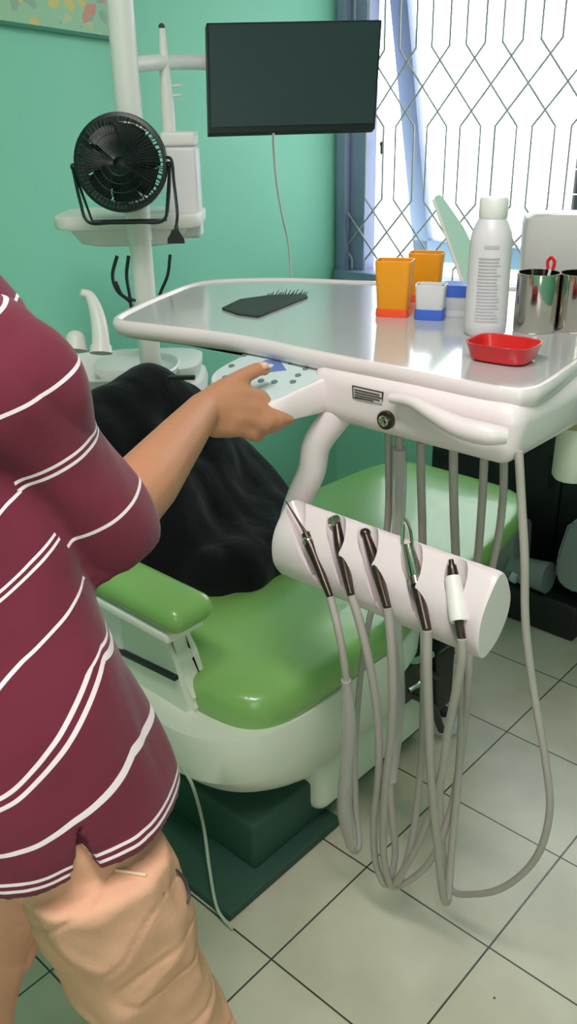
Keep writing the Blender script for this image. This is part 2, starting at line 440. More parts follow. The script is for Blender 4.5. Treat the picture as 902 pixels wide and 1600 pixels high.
# green seat: superellipse sections, top slightly domed
def cushion(cx, cy, a, b_, z0, z1, e=5, dome=.012, rot=0, nn=56, shear=None):
    H = z1-z0; rings = []
    for (s, t) in ((.93, 0), (.985, .12), (1, .35), (1, .6), (.985, .8), (.95, .93), (.88, 1.0), (.6, 1.0+dome/H*.7), (.25, 1+dome/H), (.02, 1+dome/H)):
        rings.append(superell(cx, cy, a-(1-s)*.22 if s > .8 else a*s, b_-(1-s)*.22 if s > .8 else b_*s, z0+t*H, nn, e, rot))
    if shear: rings = [[shear(p) for p in r] for r in rings]
    return loft(rings)
seat = cushion(-.36, .372, .262, .298, .395, .485, 5, .015)
obj('seat', seat, MT['green'], ch)
def legshear(p):
    t = (p.y-.60)/.65      # the leg rest narrows towards its foot end
    return Vector((-.385+(p.x+.385)*(1.13-.27*t), p.y, p.z+.03*t))
obj('leg_rest', cushion(-.40, .95, .29, .315, .420, .487, 5, .01, shear=legshear), MT['green'], ch)
# shell under the seat
sh = []
for (z, a, b0, yc) in ((.165, .02, .12, .40), (.17, .19, .26, .38), (.19, .25, .325, .37), (.23, .285, .35, .365), (.30, .295, .362, .362), (.37, .297, .365, .362), (.40, .292, .36, .362), (.405, .25, .31, .362)):
    rr = superell(-.39, yc, a, b0, z, 56, 4.2)
    # the underside rises towards the near end like a boat's bow
    sh.append([Vector((p.x, p.y, p.z+max(0, .25-p.y)*.35*(1 if z < .3 else .2))) for p in rr])
obj('shell', loft(sh), MT['shell'], ch)
obj('lower_cover', rbox(-.55, -.13, .30, .80, .05, .20, .035, 4), MT['shell'], ch)
b = rbox(-.55, -.12, .005, .36, 0.0, .022, .004); rbox(-.50, -.16, .12, .75, .02, .14, .01, bm=b)
obj('base_plate', b, MT['base'], ch)
# black mechanism at the side
b = rbox(-.22, -.10, .55, .66, .22, .33, .01); rbox(-.3, -.11, .72, .80, .10, .28, .01, bm=b); tube([(-.14, .60, .30), (-.12, .72, .22), (-.14, .80, .12)], .012, 8, bm=b)
tube([(-.12, .56, .27), (-.09, .66, .18), (-.1, .74, .05)], .010, 8, bm=b)
obj('mechanism', b, MT['dark'], ch)
b = tube([(-.13, .53, .325), (-.09, .66, .325)], .008, 8); tube([(-.10, .58, .26), (-.095, .64, .26)], .007, 8, bm=b); obj('linkage_rod', b, MT['chrome'], ch)
# side panel and armrest on the near side
sidep = prism([(-.88, .055, .36), (-.27, .055, .34), (-.25, .055, .44), (-.30, .055, .52), (-.32, .055, .60), (-.88, .055, .60)], (0, .06, 0))
bmesh.ops.bevel(sidep, geom=sidep.edges[:], offset=.012, segments=3, affect='EDGES')
SP = obj('side_panel', sidep, MT['shell'], ch)
c0, c1 = Y(177, 1012, .05), Y(276, 1060, .05)
dd = (c1-c0).normalized(); M = frame(c0, dd, Vector((0, 1, 0)).cross(dd))
b = xf(rbox(-.01, (c1-c0).length, -.005, .005, -.006, .006, .002), M); obj('slot', b, MT['dark'], SP)
for (px, py) in ((213, 1108), (232, 1118), (238, 1130)):
    c = Y(px, py, .035); obj('switch', xf(rbox(-.012, .012, -.004, .01, -.006, .006, .002), Matrix.Translation(c) @ Matrix.Rotation(.5, 4, 'Y')), MT['dark'], ch)
def armrest():
    b = rbox(-.93, -.232, .015, .125, .615, .672, .027, 5)
    return b
obj('armrest', armrest(), MT['green'], ch)
b = rbox(-.93, -.262, .02, .115, .592, .617, .008, 3); rbox(-.75, -.45, .05, .10, .45, .60, .01, bm=b); obj('armrest_support', b, MT['white2'], ch)
# backrest (mostly hidden by the black cloth)
bp0 = Vector((-.58, .50, .46)); ba = Vector((-.38, 0, .36)).normalized()
M = frame(bp0, (0, 1, 0), ba)
b = xf(rbox(-.20, .20, 0, .48, -.035, .035, .03, 4), M); obj('backrest', b, MT['green'], ch)
base_at(ch, (-.36, .4, 0))
# black cloth
def fold(co, n):
    a = noise.noise(co*7.0)*.022 + noise.noise(Vector((co.x*3+co.z*9, co.y*16, co.z*4)))*.012
    return co+n*a
def cpt(px, py, x): return X(px, py, x)
cl = capsules([
 [(X(228, 640, -.82), .115), (X(180, 668, -.79), .10), (X(165, 700, -.78), .12)],
 [(X(228, 640, -.82), .115), (X(300, 690, -.79), .11), (X(350, 750, -.78), .11), (X(395, 805, -.66), .12), (Vector((-.47, .50, .535)), .075)],
 [(X(180, 668, -.79), .11), (X(240, 800, -.7), .15), (X(300, 880, -.6), .13), (Vector((-.50, .33, .53)), .07)],
 [(X(300, 690, -.79), .11), (X(290, 800, -.72), .16), (X(360, 850, -.6), .13), (Vector((-.47, .42, .53)), .08)],
 [(X(350, 750, -.78), .11), (X(360, 850, -.6), .13)],
 [(X(240, 800, -.7), .15), (X(160, 800, -.75), .14), (X(150, 880, -.75), .08)],
])
CL = fuse('black_cloth', cl, MT['blk'], .011, None, 10, .7, fold)
tag(CL, 'black jacket bundled over the backrest and seat of the green dental chair', 'jacket')

# thin cable hanging from the chair shell to the floor
cb = [Y(274, 1140, .02), Y(277, 1185, .015), Y(300, 1225, .0), Z(318, 1290, .16), Z(328, 1360, .08), Z(340, 1420, .03), Z(364, 1452, .006), Z(420, 1500, .004)][:7]
tag(obj('power_cable', tube(cb, .0035, 8), MT['cable']), 'thin pale cable hanging from the chair shell down to the floor', 'cable')
b = tube([Z(246, 1243, .03), Z(296, 1208, .03), Z(330, 1190, .05)], .006, 8)
tag(obj('grey_tube', b, MT['cable']), 'short grey tube lying on the floor beside the dark green chair base', 'tube')

# ------------------------------------------------------------------ delivery unit
du = empty('delivery_unit', 'white dental delivery tray unit with drawer, keypad and instrument rack', 'dental unit')
TZ = 1.15
outl = [Z(180, 493, TZ), Z(213, 476, TZ), Z(250, 460, TZ), Z(296, 443, TZ), Z(345, 436, TZ), Z(450, 434, TZ), Z(590, 439, TZ), Z(700, 444, TZ), Vector((.0, .86, TZ)), Vector((.17, .86, TZ)), Vector((.26, .78, TZ)), Vector((.285, .60, TZ)), Vector((.303, .40, TZ)), Vector((.322, .255, TZ)), Vector((.318, .205, TZ)), Vector((.285, .184, TZ)), Vector((.14, .182, TZ)), Vector((-.047, .178, TZ)), Vector((-.162, .180, TZ)), Vector((-.261, .170, TZ)), Vector((-.369, .146, TZ)), Vector((-.46, .128, TZ))]
oc = catmull(outl, 6, True)
cen = sum(oc, Vector())/len(oc)
def ins(P, d, z):
    n = len(P); out = []
    for i in range(n):
        t = (P[(i+1) % n]-P[i-1]).normalized(); nn = Vector((t.y, -t.x, 0))
        if nn.dot(cen-P[i]) < 0 and abs(nn.dot(cen-P[i])) > .02: nn = -nn
        q = P[i]+nn*d; out.append(Vector((q.x, q.y, z)))
    return out
rings = [ins(oc, .05, 1.113), ins(oc, .02, 1.115), ins(oc, .006, 1.122), ins(oc, 0, 1.132), ins(oc, -.001, 1.144), ins(oc, .003, 1.150), ins(oc, .009, 1.150), ins(oc, .014, 1.143)]
obj('tray', loft(rings, True), MT['white'], du)
obj('tray_surface', loft([ins(oc, .016, 1.1425), ins(oc, .016, 1.1455)], True), MT['glass'], du, True)
# drawer box below
BX = rbox(-.045, .322, .170, .50, 1.043, 1.134, .03, 6)
for v in BX.verts:
    if v.co.z < 1.09: v.co.y = .17+(v.co.y-.17)*.80; v.co.x = .14+(v.co.x-.14)*(1 if v.co.x < .14 else .97)
obj('drawer_box', BX, MT['white'], du)
# the drawer's curved grab handle
hp = [Y(612, 622, .158), Y(645, 628, .152), Y(680, 648, .142), Y(720, 668, .136), Y(760, 678, .136), Y(792, 681, .150)]
obj('drawer_handle', tube(hp, [.007, .009, .012, .015, .015, .011], 12, 6), MT['white'], du)
lk = Y(604, 656, .167)
b = bmesh.new(); M = frame(lk, (1, 0, 0), (0, 0, 1))
kn = obj('lock', xf(lathe([(.0135, -.004), (.0145, .002), (.0135, .005), (.0, .005)], 28), M), MT['dsteel'], du)
obj('lock_cylinder', xf(lathe([(.0085, .0), (.0085, .008), (.006, .010), (0, .010)], 20), M), MT['chrome'], kn)
# sticker with lines of print
s0 = Y(550, 602, .168); s1 = Y(599, 613, .168); s2 = Y(597, 630, .168); s3 = Y(551, 622, .168)
for q in (s0, s1, s2, s3): q.y = .1695
st = obj('sticker', prism([s0, s1, s2, s3], (0, -.0012, 0)), MT['inkd'], du, False)
ex = (s1-s0); ez = (s3-s0)
b = prism([s0+ex*.05+ez*.1, s0+ex*.95+ez*.1, s0+ex*.95+ez*.9, s0+ex*.05+ez*.9], (0, -.0018, 0)); obj('sticker_face', b, MT['pinkgrey'], st, False)
b = bmesh.new()
for t, w_ in ((.22, .8), (.42, .88), (.62, .8), (.8, .6)):
    a_ = s0+ex*.09+ez*t+Vector((0, -.0022, 0)); rbox(0, ex.length*w_, -.0004, .0004, -.0011, .0011, 0, bm=b) if False else prism([a_, a_+ex*w_, a_+ex*w_+ez*.1, a_+ez*.1], (0, -.0004, 0), b)
obj('sticker_print', b, MT['inkd'], st, False)
# keypad housing at the left of the drawer
kz = 1.098
kp = [Z(345, 600, kz), Z(362, 612, kz)]
KO = [(-.205, .175), (-.207, .130), (-.190, .100), (-.150, .080), (-.098, .062), (-.055, .064), (-.030, .085), (-.020, .12), (-.010, .20), (-.1, .26), (-.19, .24)]
kc = catmull([Vector((x, y, 0)) for x, y in KO], 5, True); kcen = Vector((-.11, .14, 0))
def kring(s, z, tilt=.22): return [Vector((kcen.x+(p.x-kcen.x)*s, kcen.y+(p.y-kcen.y)*s, z+(p.y-.14)*tilt)) for p in kc]
kb = obj('keypad_housing', loft([kring(.9, 1.056, .0), kring(.97, 1.060, .05), kring(1, 1.070, .1), kring(1, 1.098), kring(.975, 1.104), kring(.95, 1.105)]), MT['white'], du)
obj('keypad_membrane', loft([kring(.91, 1.104), kring(.91, 1.1062)]), MT['member'], kb)
def kpt(px, py):
    d = ray(px, py); n_ = Vector((0, -.22, 1)); p0 = Vector((-.11, .14, 1.1065)); return CAM+d*((p0-CAM).dot(n_)/d.dot(n_))
Mk = lambda c: frame(c, (1, 0, 0), (0, 1, .22))
for (px, py) in ((362, 572), (382, 556), (352, 590), (408, 595), (429, 597), (458, 597), (466, 587), (478, 577), (400, 553), (455, 568)):
    obj('keypad_button', xf(lathe([(.0052, 0), (.005, .0016), (.003, .002), (0, .002)], 14), Mk(kpt(px, py))), MT['btn'], kb)
b = prism([kpt(396, 574), kpt(415, 563), kpt(436, 562), kpt(448, 579), kpt(420, 582)], (0, 0, .0008)); bp_ = obj('keypad_print', b, MT['bluegrey'], kb, False)
obj('keypad_dial', xf(lathe([(.007, 0), (.007, .002), (0, .0025)], 18), Mk(kpt(421, 573))), MT['member'], kb)
# white swan-neck pipe and the instrument rack
pp = [Vector((.012, .20, 1.07)), Y(497, 690, .18), Y(487, 735, .18), Y(470, 775, .18), Y(458, 815, .17), Y(458, 860, .165)]
obj('support_pipe', tube(pp, .0235, 20, 8), MT['white'], du)
# rack profile (y, z) swept along x
prof = [(.138, .908), (.118, .890), (.100, .866), (.092, .840), (.094, .808), (.108, .784), (.122, .782), (.150, .795), (.172, .822), (.178, .850), (.170, .876), (.156, .900)]
prof = catmull([Vector((0, y, z)) for y, z in prof], 3, True)
xr = [(-.060, .86), (-.057, .95), (-.050, 1), (.325, 1), (.331, .985), (.333, .95)]
pc = Vector((0, .135, .845))
RK = obj('instrument_rack', loft([[Vector((x, pc.y+(p.y-pc.y)*s, pc.z+(p.z-pc.z)*s)) for p in prof] for x, s in xr]), MT['white'], du)
slots = []
SL = [((475, 832), (505, 905)), ((526, 838), (549, 925)), ((577, 858), (603, 950)), ((641, 872), (662, 965)), ((709, 890), (718, 985))]
axes = []
for (a, c) in SL:
    top = Y(a[0]+3, a[1], .122); bot = Y(c[0]+2, c[1], .104)
    ax = (top-bot).normalized(); axes.append((top, bot, ax)); w2 = ax.cross(Vector((0, 1, 0))).normalized()
    cut = tube([bot+ax*.012, top+ax*.10], [.0165, .0185], 20)
    boolean(RK, cut)
    m_ = frame(bot, w2, (0, 1, 0)); 
    q = bmesh.new(); bmesh.ops.create_cube(q, size=1)
    for v in q.verts: v.co = bot + w2*(v.co.x*.015) + Vector((0, -1, 0))*((v.co.y+.5)*.07) + ax*(v.co.z*.30) + Vector((0, .004, 0))
    boolean(RK, q)

# dark rubber liners are left out; the bare scoops read as in the photograph
DU_TOP = {}
tag(du)
# ---- handpieces: each rests in a scoop and hangs a hose back up to the drawer box
HP = []
def hp_thing(name, label, parts, hose_pts, r, hm, col=None):
    e = empty(name, label, 'dental handpiece' if 'syringe' not in name else 'syringe', 'instruments hanging in the rack')
    for (nm, bmx, m) in parts: obj(nm, bmx, m, e)
    obj('hose', tube(hose_pts, r, 10, 5), hm, e)
    base_at(e, hose_pts[0]); HP.append(e); return e
def YP(L): return [Y(px, py, y) for px, py, y in L]
def seg_(a, b_, t): return a+(b_-a)*t
def body(p, radii, seg=16, n=4):
    return tube(p, radii, seg, n)
# 1 scaler with a needle tip
A0, A1, A2 = Y(447, 783, .120), Y(478, 833, .108), Y(516, 932, .078)
P1 = [('needle', body([A0, seg_(A0, A1, .5), A1], [.0012, .0018, .003]), MT['dsteel']),
      ('collar', sphere(Y(482, 846, .104), .0105, 16), MT['chrome']),
      ('grip', body([A1, seg_(A1, A2, .2), seg_(A1, A2, .5), A2], [.007, .0095, .0075, .0055]), MT['dsteel'])]
hp_thing('ultrasonic_scaler', 'thin dark scaler with long needle tip in the leftmost rack slot', P1,
   [A2]+YP([(530, 990, .07), (541, 1060, .08), (545, 1130, .10), (540, 1200, .12), (536, 1270, .15), (548, 1325, .19), (562, 1320, .23), (556, 1250, .26), (556, 1150, .28), (568, 1020, .29), (592, 900, .29), (606, 820, .28), (608, 740, .27), (607, 670, .26)]), .0062, MT['hose'])
A0, A1, A2 = Y(525, 812, .135), Y(531, 850, .12), Y(549, 930, .07)
hd = frame(A0, (1, 0, 0), (0, 1, .2))
P2 = [('head', xf(lathe([(.0, -.008), (.0075, -.007), (.0082, .0), (.0075, .007), (0, .008)], 18), frame(A0+Vector((.0, -.004, 0)), (1, 0, 0), (0, 0, 1))), MT['chrome']),
      ('grip', body([A0, A1, seg_(A1, A2, .4), A2], [.0062, .0088, .0085, .0058]), MT['dsteel'])]
hp_thing('high_speed_handpiece', 'dark steel handpiece with small round head, second slot from the left', P2,
   [A2]+YP([(563, 975, .07), (580, 1050, .08), (591, 1130, .1), (592, 1210, .12), (584, 1290, .15), (588, 1350, .18), (604, 1382, .20), (618, 1330, .24), (610, 1230, .26), (622, 1100, .28), (616, 980, .29), (622, 850, .28), (624, 760, .27), (624, 680, .26)]), .0068, MT['hose'])
A0, A1, A2 = Y(571, 832, .135), Y(583, 868, .12), Y(606, 950, .07)
P3 = [('head', sphere(A0, .0085, 16, s=(1, 1, .8)), MT['dsteel']),
      ('grip', body([A0, A1, seg_(A1, A2, .4), A2], [.006, .0088, .0085, .0058]), MT['dsteel'])]
hp_thing('contra_angle_handpiece', 'dark handpiece with rounded head in the middle rack slot', P3,
   [A2]+YP([(611, 1000, .07), (614, 1080, .08), (610, 1160, .10), (601, 1250, .13), (600, 1340, .17), (616, 1386, .21), (640, 1330, .25), (655, 1230, .28), (662, 1100, .30), (662, 960, .30), (660, 820, .29), (658, 740, .28), (658, 690, .27)]), .0070, MT['hose'])
A0, A1, A2 = Y(633, 812, .14), Y(650, 905, .115), Y(668, 985, .068)
ti = [Y(629, 850, .128), Y(630, 822, .136), A0, Y(641, 830, .136), Y(645, 862, .126)]
P4 = [('nozzle', tube(ti, .0028, 8, 5), MT['chrome']),
      ('barrel', body([Y(637, 850, .13), seg_(Y(637, 850, .13), A1, .5), A1], [.0085, .0105, .011]), MT['chrome']),
      ('collar', body([A1, seg_(A1, A2, .15)], [.0135, .0125]), MT['chrome']),
      ('grip', body([seg_(A1, A2, .15), A2], [.009, .0065]), MT['dsteel'])]
hp_thing('air_water_syringe', 'chrome air water syringe with bent nozzle, fourth slot from the left', P4,
   [A2]+YP([(668, 1050, .07), (671, 1140, .09), (675, 1230, .12), (684, 1320, .16), (692, 1395, .20), (700, 1405, .23), (706, 1330, .26), (716, 1220, .28), (722, 1100, .30), (716, 960, .30), (711, 830, .29), (709, 760, .28), (709, 700, .27)]), .0072, MT['hose'])
A0, A1, A2 = Y(705, 874, .13), Y(709, 905, .12), Y(717, 968, .09)
P5 = [('tip', body([A0, seg_(A0, A1, .3), seg_(A0, A1, .32), A1], [.0035, .0045, .0065, .0085], n=3), MT['dsteel']),
      ('sleeve', body([A1, seg_(A1, A2, .02), seg_(A1, A2, .98), A2], [.008, .0125, .0135, .009], n=3), MT['white2']),
      ('grip', body([A2, Y(722, 998, .068)], [.0068, .006]), MT['dsteel'])]
hp_thing('low_speed_handpiece', 'white sleeved handpiece with dark tip in the rightmost rack slot', P5,
   YP([(722, 998, .068), (722, 1030, .07), (712, 1085, .08), (699, 1150, .10), (690, 1210, .12), (670, 1280, .15), (640, 1345, .18), (614, 1384, .21), (640, 1376, .24), (676, 1340, .26), (706, 1260, .28), (728, 1120, .30), (738, 960, .30), (748, 860, .30), (754, 780, .29), (757, 715, .28)]), .0066, MT['hose'])
film = mat('clear_plastic_film', (214, 206, 204), .25, alpha=.55, coat=.3)
def sleeve(root, L, r):
    o = obj('plastic_sleeve', tube(YP(L), r, 14, 5), film, root); o.matrix_parent_inverse = Matrix.Translation(-root.location)
sleeve(HP[0], [(541, 1062, .08), (545, 1130, .10), (541, 1200, .12), (539, 1270, .15), (548, 1322, .19)], [.008, .0125, .012, .0145, .009])
sleeve(HP[1], [(624, 700, .26), (624, 760, .27), (622, 850, .28), (617, 980, .29), (620, 1100, .28), (612, 1220, .26)], [.012, .0125, .011, .0135, .016, .010])
# long free hose from the right end of the drawer box
obj('supply_hose', tube(YP([(811, 705, .19), (815, 780, .19), (820, 870, .19), (822, 980, .20), (836, 1090, .21), (853, 1190, .22), (859, 1270, .23), (838, 1340, .24), (790, 1385, .25), (740, 1397, .26), (703, 1385, .27), (690, 1290, .28), (694, 1180, .30), (740, 1000, .31), (775, 860, .31), (786, 780, .30), (788, 715, .28)]), .0062, 10, 5), MT['hose'], du)
# support arm of the unit under the tray towards the wall side
b = tube([(-.10, .55, 1.11), (-.10, .55, 1.06), (-.35, .68, 1.03), (-.75, .78, 1.0)], .028, 14, 6); obj('arm', b, MT['white'], du)
base_at(du, (.0, .4, 1.04))

# ---- things on the tray
TS = 1.1457
def on(px, py): return Z(px, py, TS)
# dark mesh pad
q = [on(347, 484), on(376, 470), on(420, 464), on(478, 462), on(481, 466), on(404, 497), on(372, 493)]
pd = empty('mesh_pad', 'dark green mesh pad with frayed back edge lying on the left of the tray', 'pad')
obj('pad', prism(q, (0, 0, .004)), MT['pad'], pd, False)
b = bmesh.new()
for i in range(16):
    t = i/15; a_ = on(418, 464)*(1-t)+on(477, 462)*t; tube([a_+Vector((0, 0, .002)), a_+Vector((random.uniform(-.004, .004), .008, .006+random.random()*.008))], [.0014, .0006], 5, bm=b)
obj('fringe', b, MT['pad'], pd); base_at(pd, on(410, 480))
# orange holders
def taper_cup(c, w0, w1, d0, d1, h, ang=0, wall=.0025, e=6, z0=0.012):
    R = lambda w, d, z: superell(c.x, c.y, w, d, c.z+z, 36, e, ang)
    return loft([R(w0*.96, d0*.96, z0), R(w0, d0, z0+.002), R(w1, d1, h), R(w1-wall, d1-wall, h), R(w0-wall, d0-wall, z0+.005), R(w0*.1, d0*.1, z0+.005)])
def holder(px, py, w, h, label, cupm, basem, name='cup_holder', cat='holder', group=None, d=None, ang=.45, bh=.014, wr=1.12, inner=None, lid=None):
    c = on(px, py); e = empty(name, label, cat, group); d = d or w
    obj('base', loft([superell(c.x, c.y, w*1.0, d*1.0, c.z, 36, 6, ang), superell(c.x, c.y, w*1.03, d*1.03, c.z+.003, 36, 6, ang), superell(c.x, c.y, w*1.0, d*1.0, c.z+bh, 36, 6, ang)]), basem, e)
    obj('cup', taper_cup(c, w*.95, w*wr, d*.95, d*wr, h, ang, z0=bh-.001), cupm, e)
    if lid: obj('lid', loft([superell(c.x, c.y, w*wr*1.05, d*wr*1.05, c.z+h-.004, 36, 6, ang), superell(c.x, c.y, w*wr*1.05, d*wr*1.05, c.z+h+.016, 36, 6, ang)]), lid, e)
    base_at(e, c); return e
holder(615, 492, .030, .098, 'orange plastic cup on a red orange base, left of the blue based one', MT['orange'], MT['oreds'], d=.022, group='orange cups on the tray')
holder(664, 470, .030, .092, 'orange plastic cup standing behind the blue based holder', MT['orange'], MT['oreds'], d=.022, group='orange cups on the tray')
holder(672, 497, .026, .060, 'clear plastic cup on a bright blue base in front of the orange cups', MT['clear'], MT['blue'], d=.020, wr=1.05, bh=.018)
holder(713, 492, .023, .040, 'clear plastic jar with a bright blue lid beside the white bottle', MT['clear'], MT['clear'], name='plastic_jar', cat='jar', d=.020, lid=MT['blue'], bh=.01, wr=1.12)
# white bottle
c = on(757, 521); e = empty('disinfectant_bottle', 'tall white bottle with printed back label standing on the tray', 'bottle')
prof_ = [(.001, 0), (.031, 0), (.034, .004), (.0345, .02), (.034, .08), (.0335, .14), (.033, .150), (.031, .162), (.026, .174), (.0215, .182), (.020, .186)]
obj('bottle_body', lathe(prof_, 40, c), MT['bottle'], e)
obj('cap', lathe([(.0215, .183), (.0225, .185), (.0225, .210), (.020, .214), (.001, .214)], 32, c), MT['white2'], e)
# lines of print wrapped on the bottle, facing the camera side
b = bmesh.new(); va = math.atan2(CAM.y-c.y, CAM.x-c.x)
def curved(z, h, a0, a1, r, bm):
    n = 10; f_ = [[Vector((c.x+rr*math.cos(va+a), c.y+rr*math.sin(va+a), c.z+zz)) for a in [a0+(a1-a0)*k/n for k in range(n+1)]] for zz, rr in ((z, r), (z+h, r))]
    V = [[bm.verts.new(p) for p in row] for row in f_]
    for k in range(n): bm.faces.new((V[0][k], V[0][k+1], V[1][k+1], V[1][k]))
for i in range(20):
    a = .62; curved(.026+i*.0052, .0020, -a+.12, a*(.55+.4*random.random()), .0352, b)
curved(.140, .005, -.30, .40, .0342, b)
obj('print', b, MT['ink'], e, False); base_at(e, c)
# red tray dish
c = on(786, 562); e_ = 4
rd = [superell(0, 0, .036, .028, 0, 44, e_), superell(0, 0, .044, .034, .004, 44, e_), superell(0, 0, .0505, .040, .026, 44, e_), superell(0, 0, .052, .0415, .028, 44, e_), superell(0, 0, .0485, .038, .0275, 44, e_), superell(0, 0, .042, .032, .006, 44, e_), superell(0, 0, .02, .015, .005, 44, e_)]
M = Matrix.Translation(c) @ Matrix.Rotation(.10, 4, 'Z'); e = empty('red_dish', 'red plastic dish on the near right corner of the tray', 'dish')
obj('bowl', xf(loft(rd), M), MT['red'], e)
obj('divider', xf(rbox(-.04, .04, -.001, .001, .004, .017, .0008, 2), M), MT['red'], e)
base_at(e, c)
# steel tumblers
def tumbler(px, py, r, h, label, lean=0):
    c = on(px, py); e = empty('steel_cup', label, 'cup', 'steel cups on the tray')
    obj('cup_wall', lathe([(.001, 0), (r*.96, 0), (r, .003), (r, h), (r*1.03, h+.001), (r*1.03, h+.003), (r*.95, h+.003), (r*.95, .004), (.001, .004)], 44, c), MT['chrome'], e)
    base_at(e, c); return c
t1 = tumbler(834, 516, .0345, .092, 'polished steel cup behind the red dish')
t2 = tumbler(900, 515, .036, .090, 'polished steel cup cut by the right edge of the picture')
# clear cover standing in the first cup, red tipped stick
e = empty('red_tipped_brush', 'small red looped handle sticking out of the steel cup', 'brush')
tp = t1+Vector((.015, .008, .0))
obj('stick', tube([tp+Vector((-.015, -.01, .006)), tp+Vector((.0, .0, .10))], .0025, 8), MT['clear'], e)
obj('loop', tube([tp+Vector((-.004, 0, .100)), tp+Vector((-.006, 0, .112)), tp+Vector((0, 0, .119)), tp+Vector((.006, 0, .112)), tp+Vector((.004, 0, .100))], .0028, 8, 5), MT['red'], e)
base_at(e, tp)
# translucent white box behind
c = on(882, 470)
rb = [superell(c.x, c.y, a, a*.6, c.z+z, 40, 7, .55) for a, z in ((.082, 0), (.086, .004), (.090, .140), (.087, .155), (.074, .162), (.01, .162))]
tag(obj('plastic_box', loft(rb), MT['pinkgrey']), 'large translucent pale plastic box at the back right of the tray', 'box')
# mint lid leaning
p0, p1 = on(714, 452), on(752, 455)
e = empty('mint_board', 'slanted mint green board with white edge leaning behind the white bottle', 'board')
D1 = 1.75
q = [D(678, 312, D1), D(681, 306, D1), D(687, 304, D1), D(693, 309, D1), D(725, 355, D1), D(752, 410, D1), D(752, 452, D1), D(728, 455, D1)]
q = [v for v in q]
nrm = (q[4]-q[0]).cross(q[7]-q[0]).normalized()
if nrm.dot(CAM-q[0]) > 0: nrm = -nrm
obj('board', prism(q, nrm*.006), MT['mint'], e, False)
obj('edge_strip', tube([q[0], q[7]], .0035, 8), MT['white2'], e)
low = min(v.z for v in q)
base_at(e, q[7])

# ------------------------------------------------------------------ cuspidor unit with pole
PD = 1.93
pole0 = D(203, 190, PD); px_, py_ = pole0.x, pole0.y
cu = empty('cuspidor_unit', 'white cuspidor cabinet with spittoon bowl, pole and bracket table against the wall', 'dental unit')
obj('pole', tube([(px_, py_, .80), (px_, py_, 1.22)], .026, 24, smooth=False), MT['white2'], cu)
obj('upper_pole', tube([(px_, py_, 1.22), (px_, py_, 2.35), ], .029, 24, smooth=False), MT['white2'], cu)
obj('pole_sleeve', lathe([(.029, 0), (.036, .002), (.036, .075), (.029, .078)], 28, (px_, py_, 1.40)), MT['white2'], cu)
obj('sleeve_screw', tube([(px_+.034*math.cos(-.6), py_+.034*math.sin(-.6), 1.455), (px_+.040*math.cos(-.6), py_+.040*math.sin(-.6), 1.455)], .006, 10, smooth=False), MT['dsteel'], cu)
# lamp arm above the frame
obj('lamp_arm', tube([(px_, py_, 2.35), (px_+.1, py_+.05, 2.42), (px_+.6, py_+.1, 2.40)], .022, 14, 6), MT['white2'], cu)
b = lathe([(.02, .03), (.10, .02), (.13, -.02), (.125, -.03), (.0, -.02)], 32, (px_+.68, py_+.1, 2.37)); obj('lamp_head', b, MT['white2'], cu)
# bracket table: axes across the view
TB = 1.272
tc_ = Z(206, 330, TB)
ra = Vector((RT.x, RT.y, 0)).normalized(); fa = Vector((-ra.y, ra.x, 0))
def tb(u, v, z): return tc_+ra*u+fa*v+Vector((0, 0, z))
def tbring(w, d, z, e=6, u0=0, v0=0): return [tb(p.x+u0, p.y+v0, z) for p in superell(0, 0, w, d, 0, 44, e)]
TW = .172
obj('bracket_table', loft([tbring(.10, .07, -.074, 4), tbring(.125, .085, -.068, 4), tbring(.145, .10, -.035, 5), tbring(TW, .115, -.03, 6), tbring(TW+.004, .118, -.024, 6), tbring(TW+.004, .118, -.004, 6), tbring(TW, .115, 0, 6), tbring(TW*.3, .03, -.001, 6)]), MT['white2'], cu)
# square tank at its right
def ubox(u0, u1, v0, v1, z0, z1, r=.006):
    q = rbox(u0, u1, v0, v1, z0, z1, r, 4); M = Matrix.Identity(4)
    for i in range(3): M[i][0] = ra[i]; M[i][1] = fa[i]; M[i][3] = tc_[i]
    return xf(q, M)
obj('tank', ubox(.09, .172, -.045, .035, -.062, .146, .01), MT['clear'], cu)
obj('tank_cap', ubox(.088, .170, -.048, .038, .146, .178, .008), MT['white2'], cu)
# monitor arm
zA = D(300, 95, 2.0).z
MA0 = Vector((px_, py_, zA-.012)); MA3 = D(440, 108, 2.17)
obj('monitor_arm', tube([MA0, D(240, 98, 1.97), D(275, 97, 2.06), D(325, 98, 2.15), D(380, 102, 2.19), MA3], .017, 16, 6), MT['white2'], cu)
# cuspidor cabinet and bowl
CZ = .865
cc = Z(205, 562, CZ)
def ca(u, v, z): return Vector((cc.x, cc.y, z))+ra*u+fa*v
def caring(a, b_, z, e=2.3, u0=0, v0=0): return [ca(p.x+u0, p.y+v0, z) for p in superell(0, 0, a, b_, 0, 48, e)]
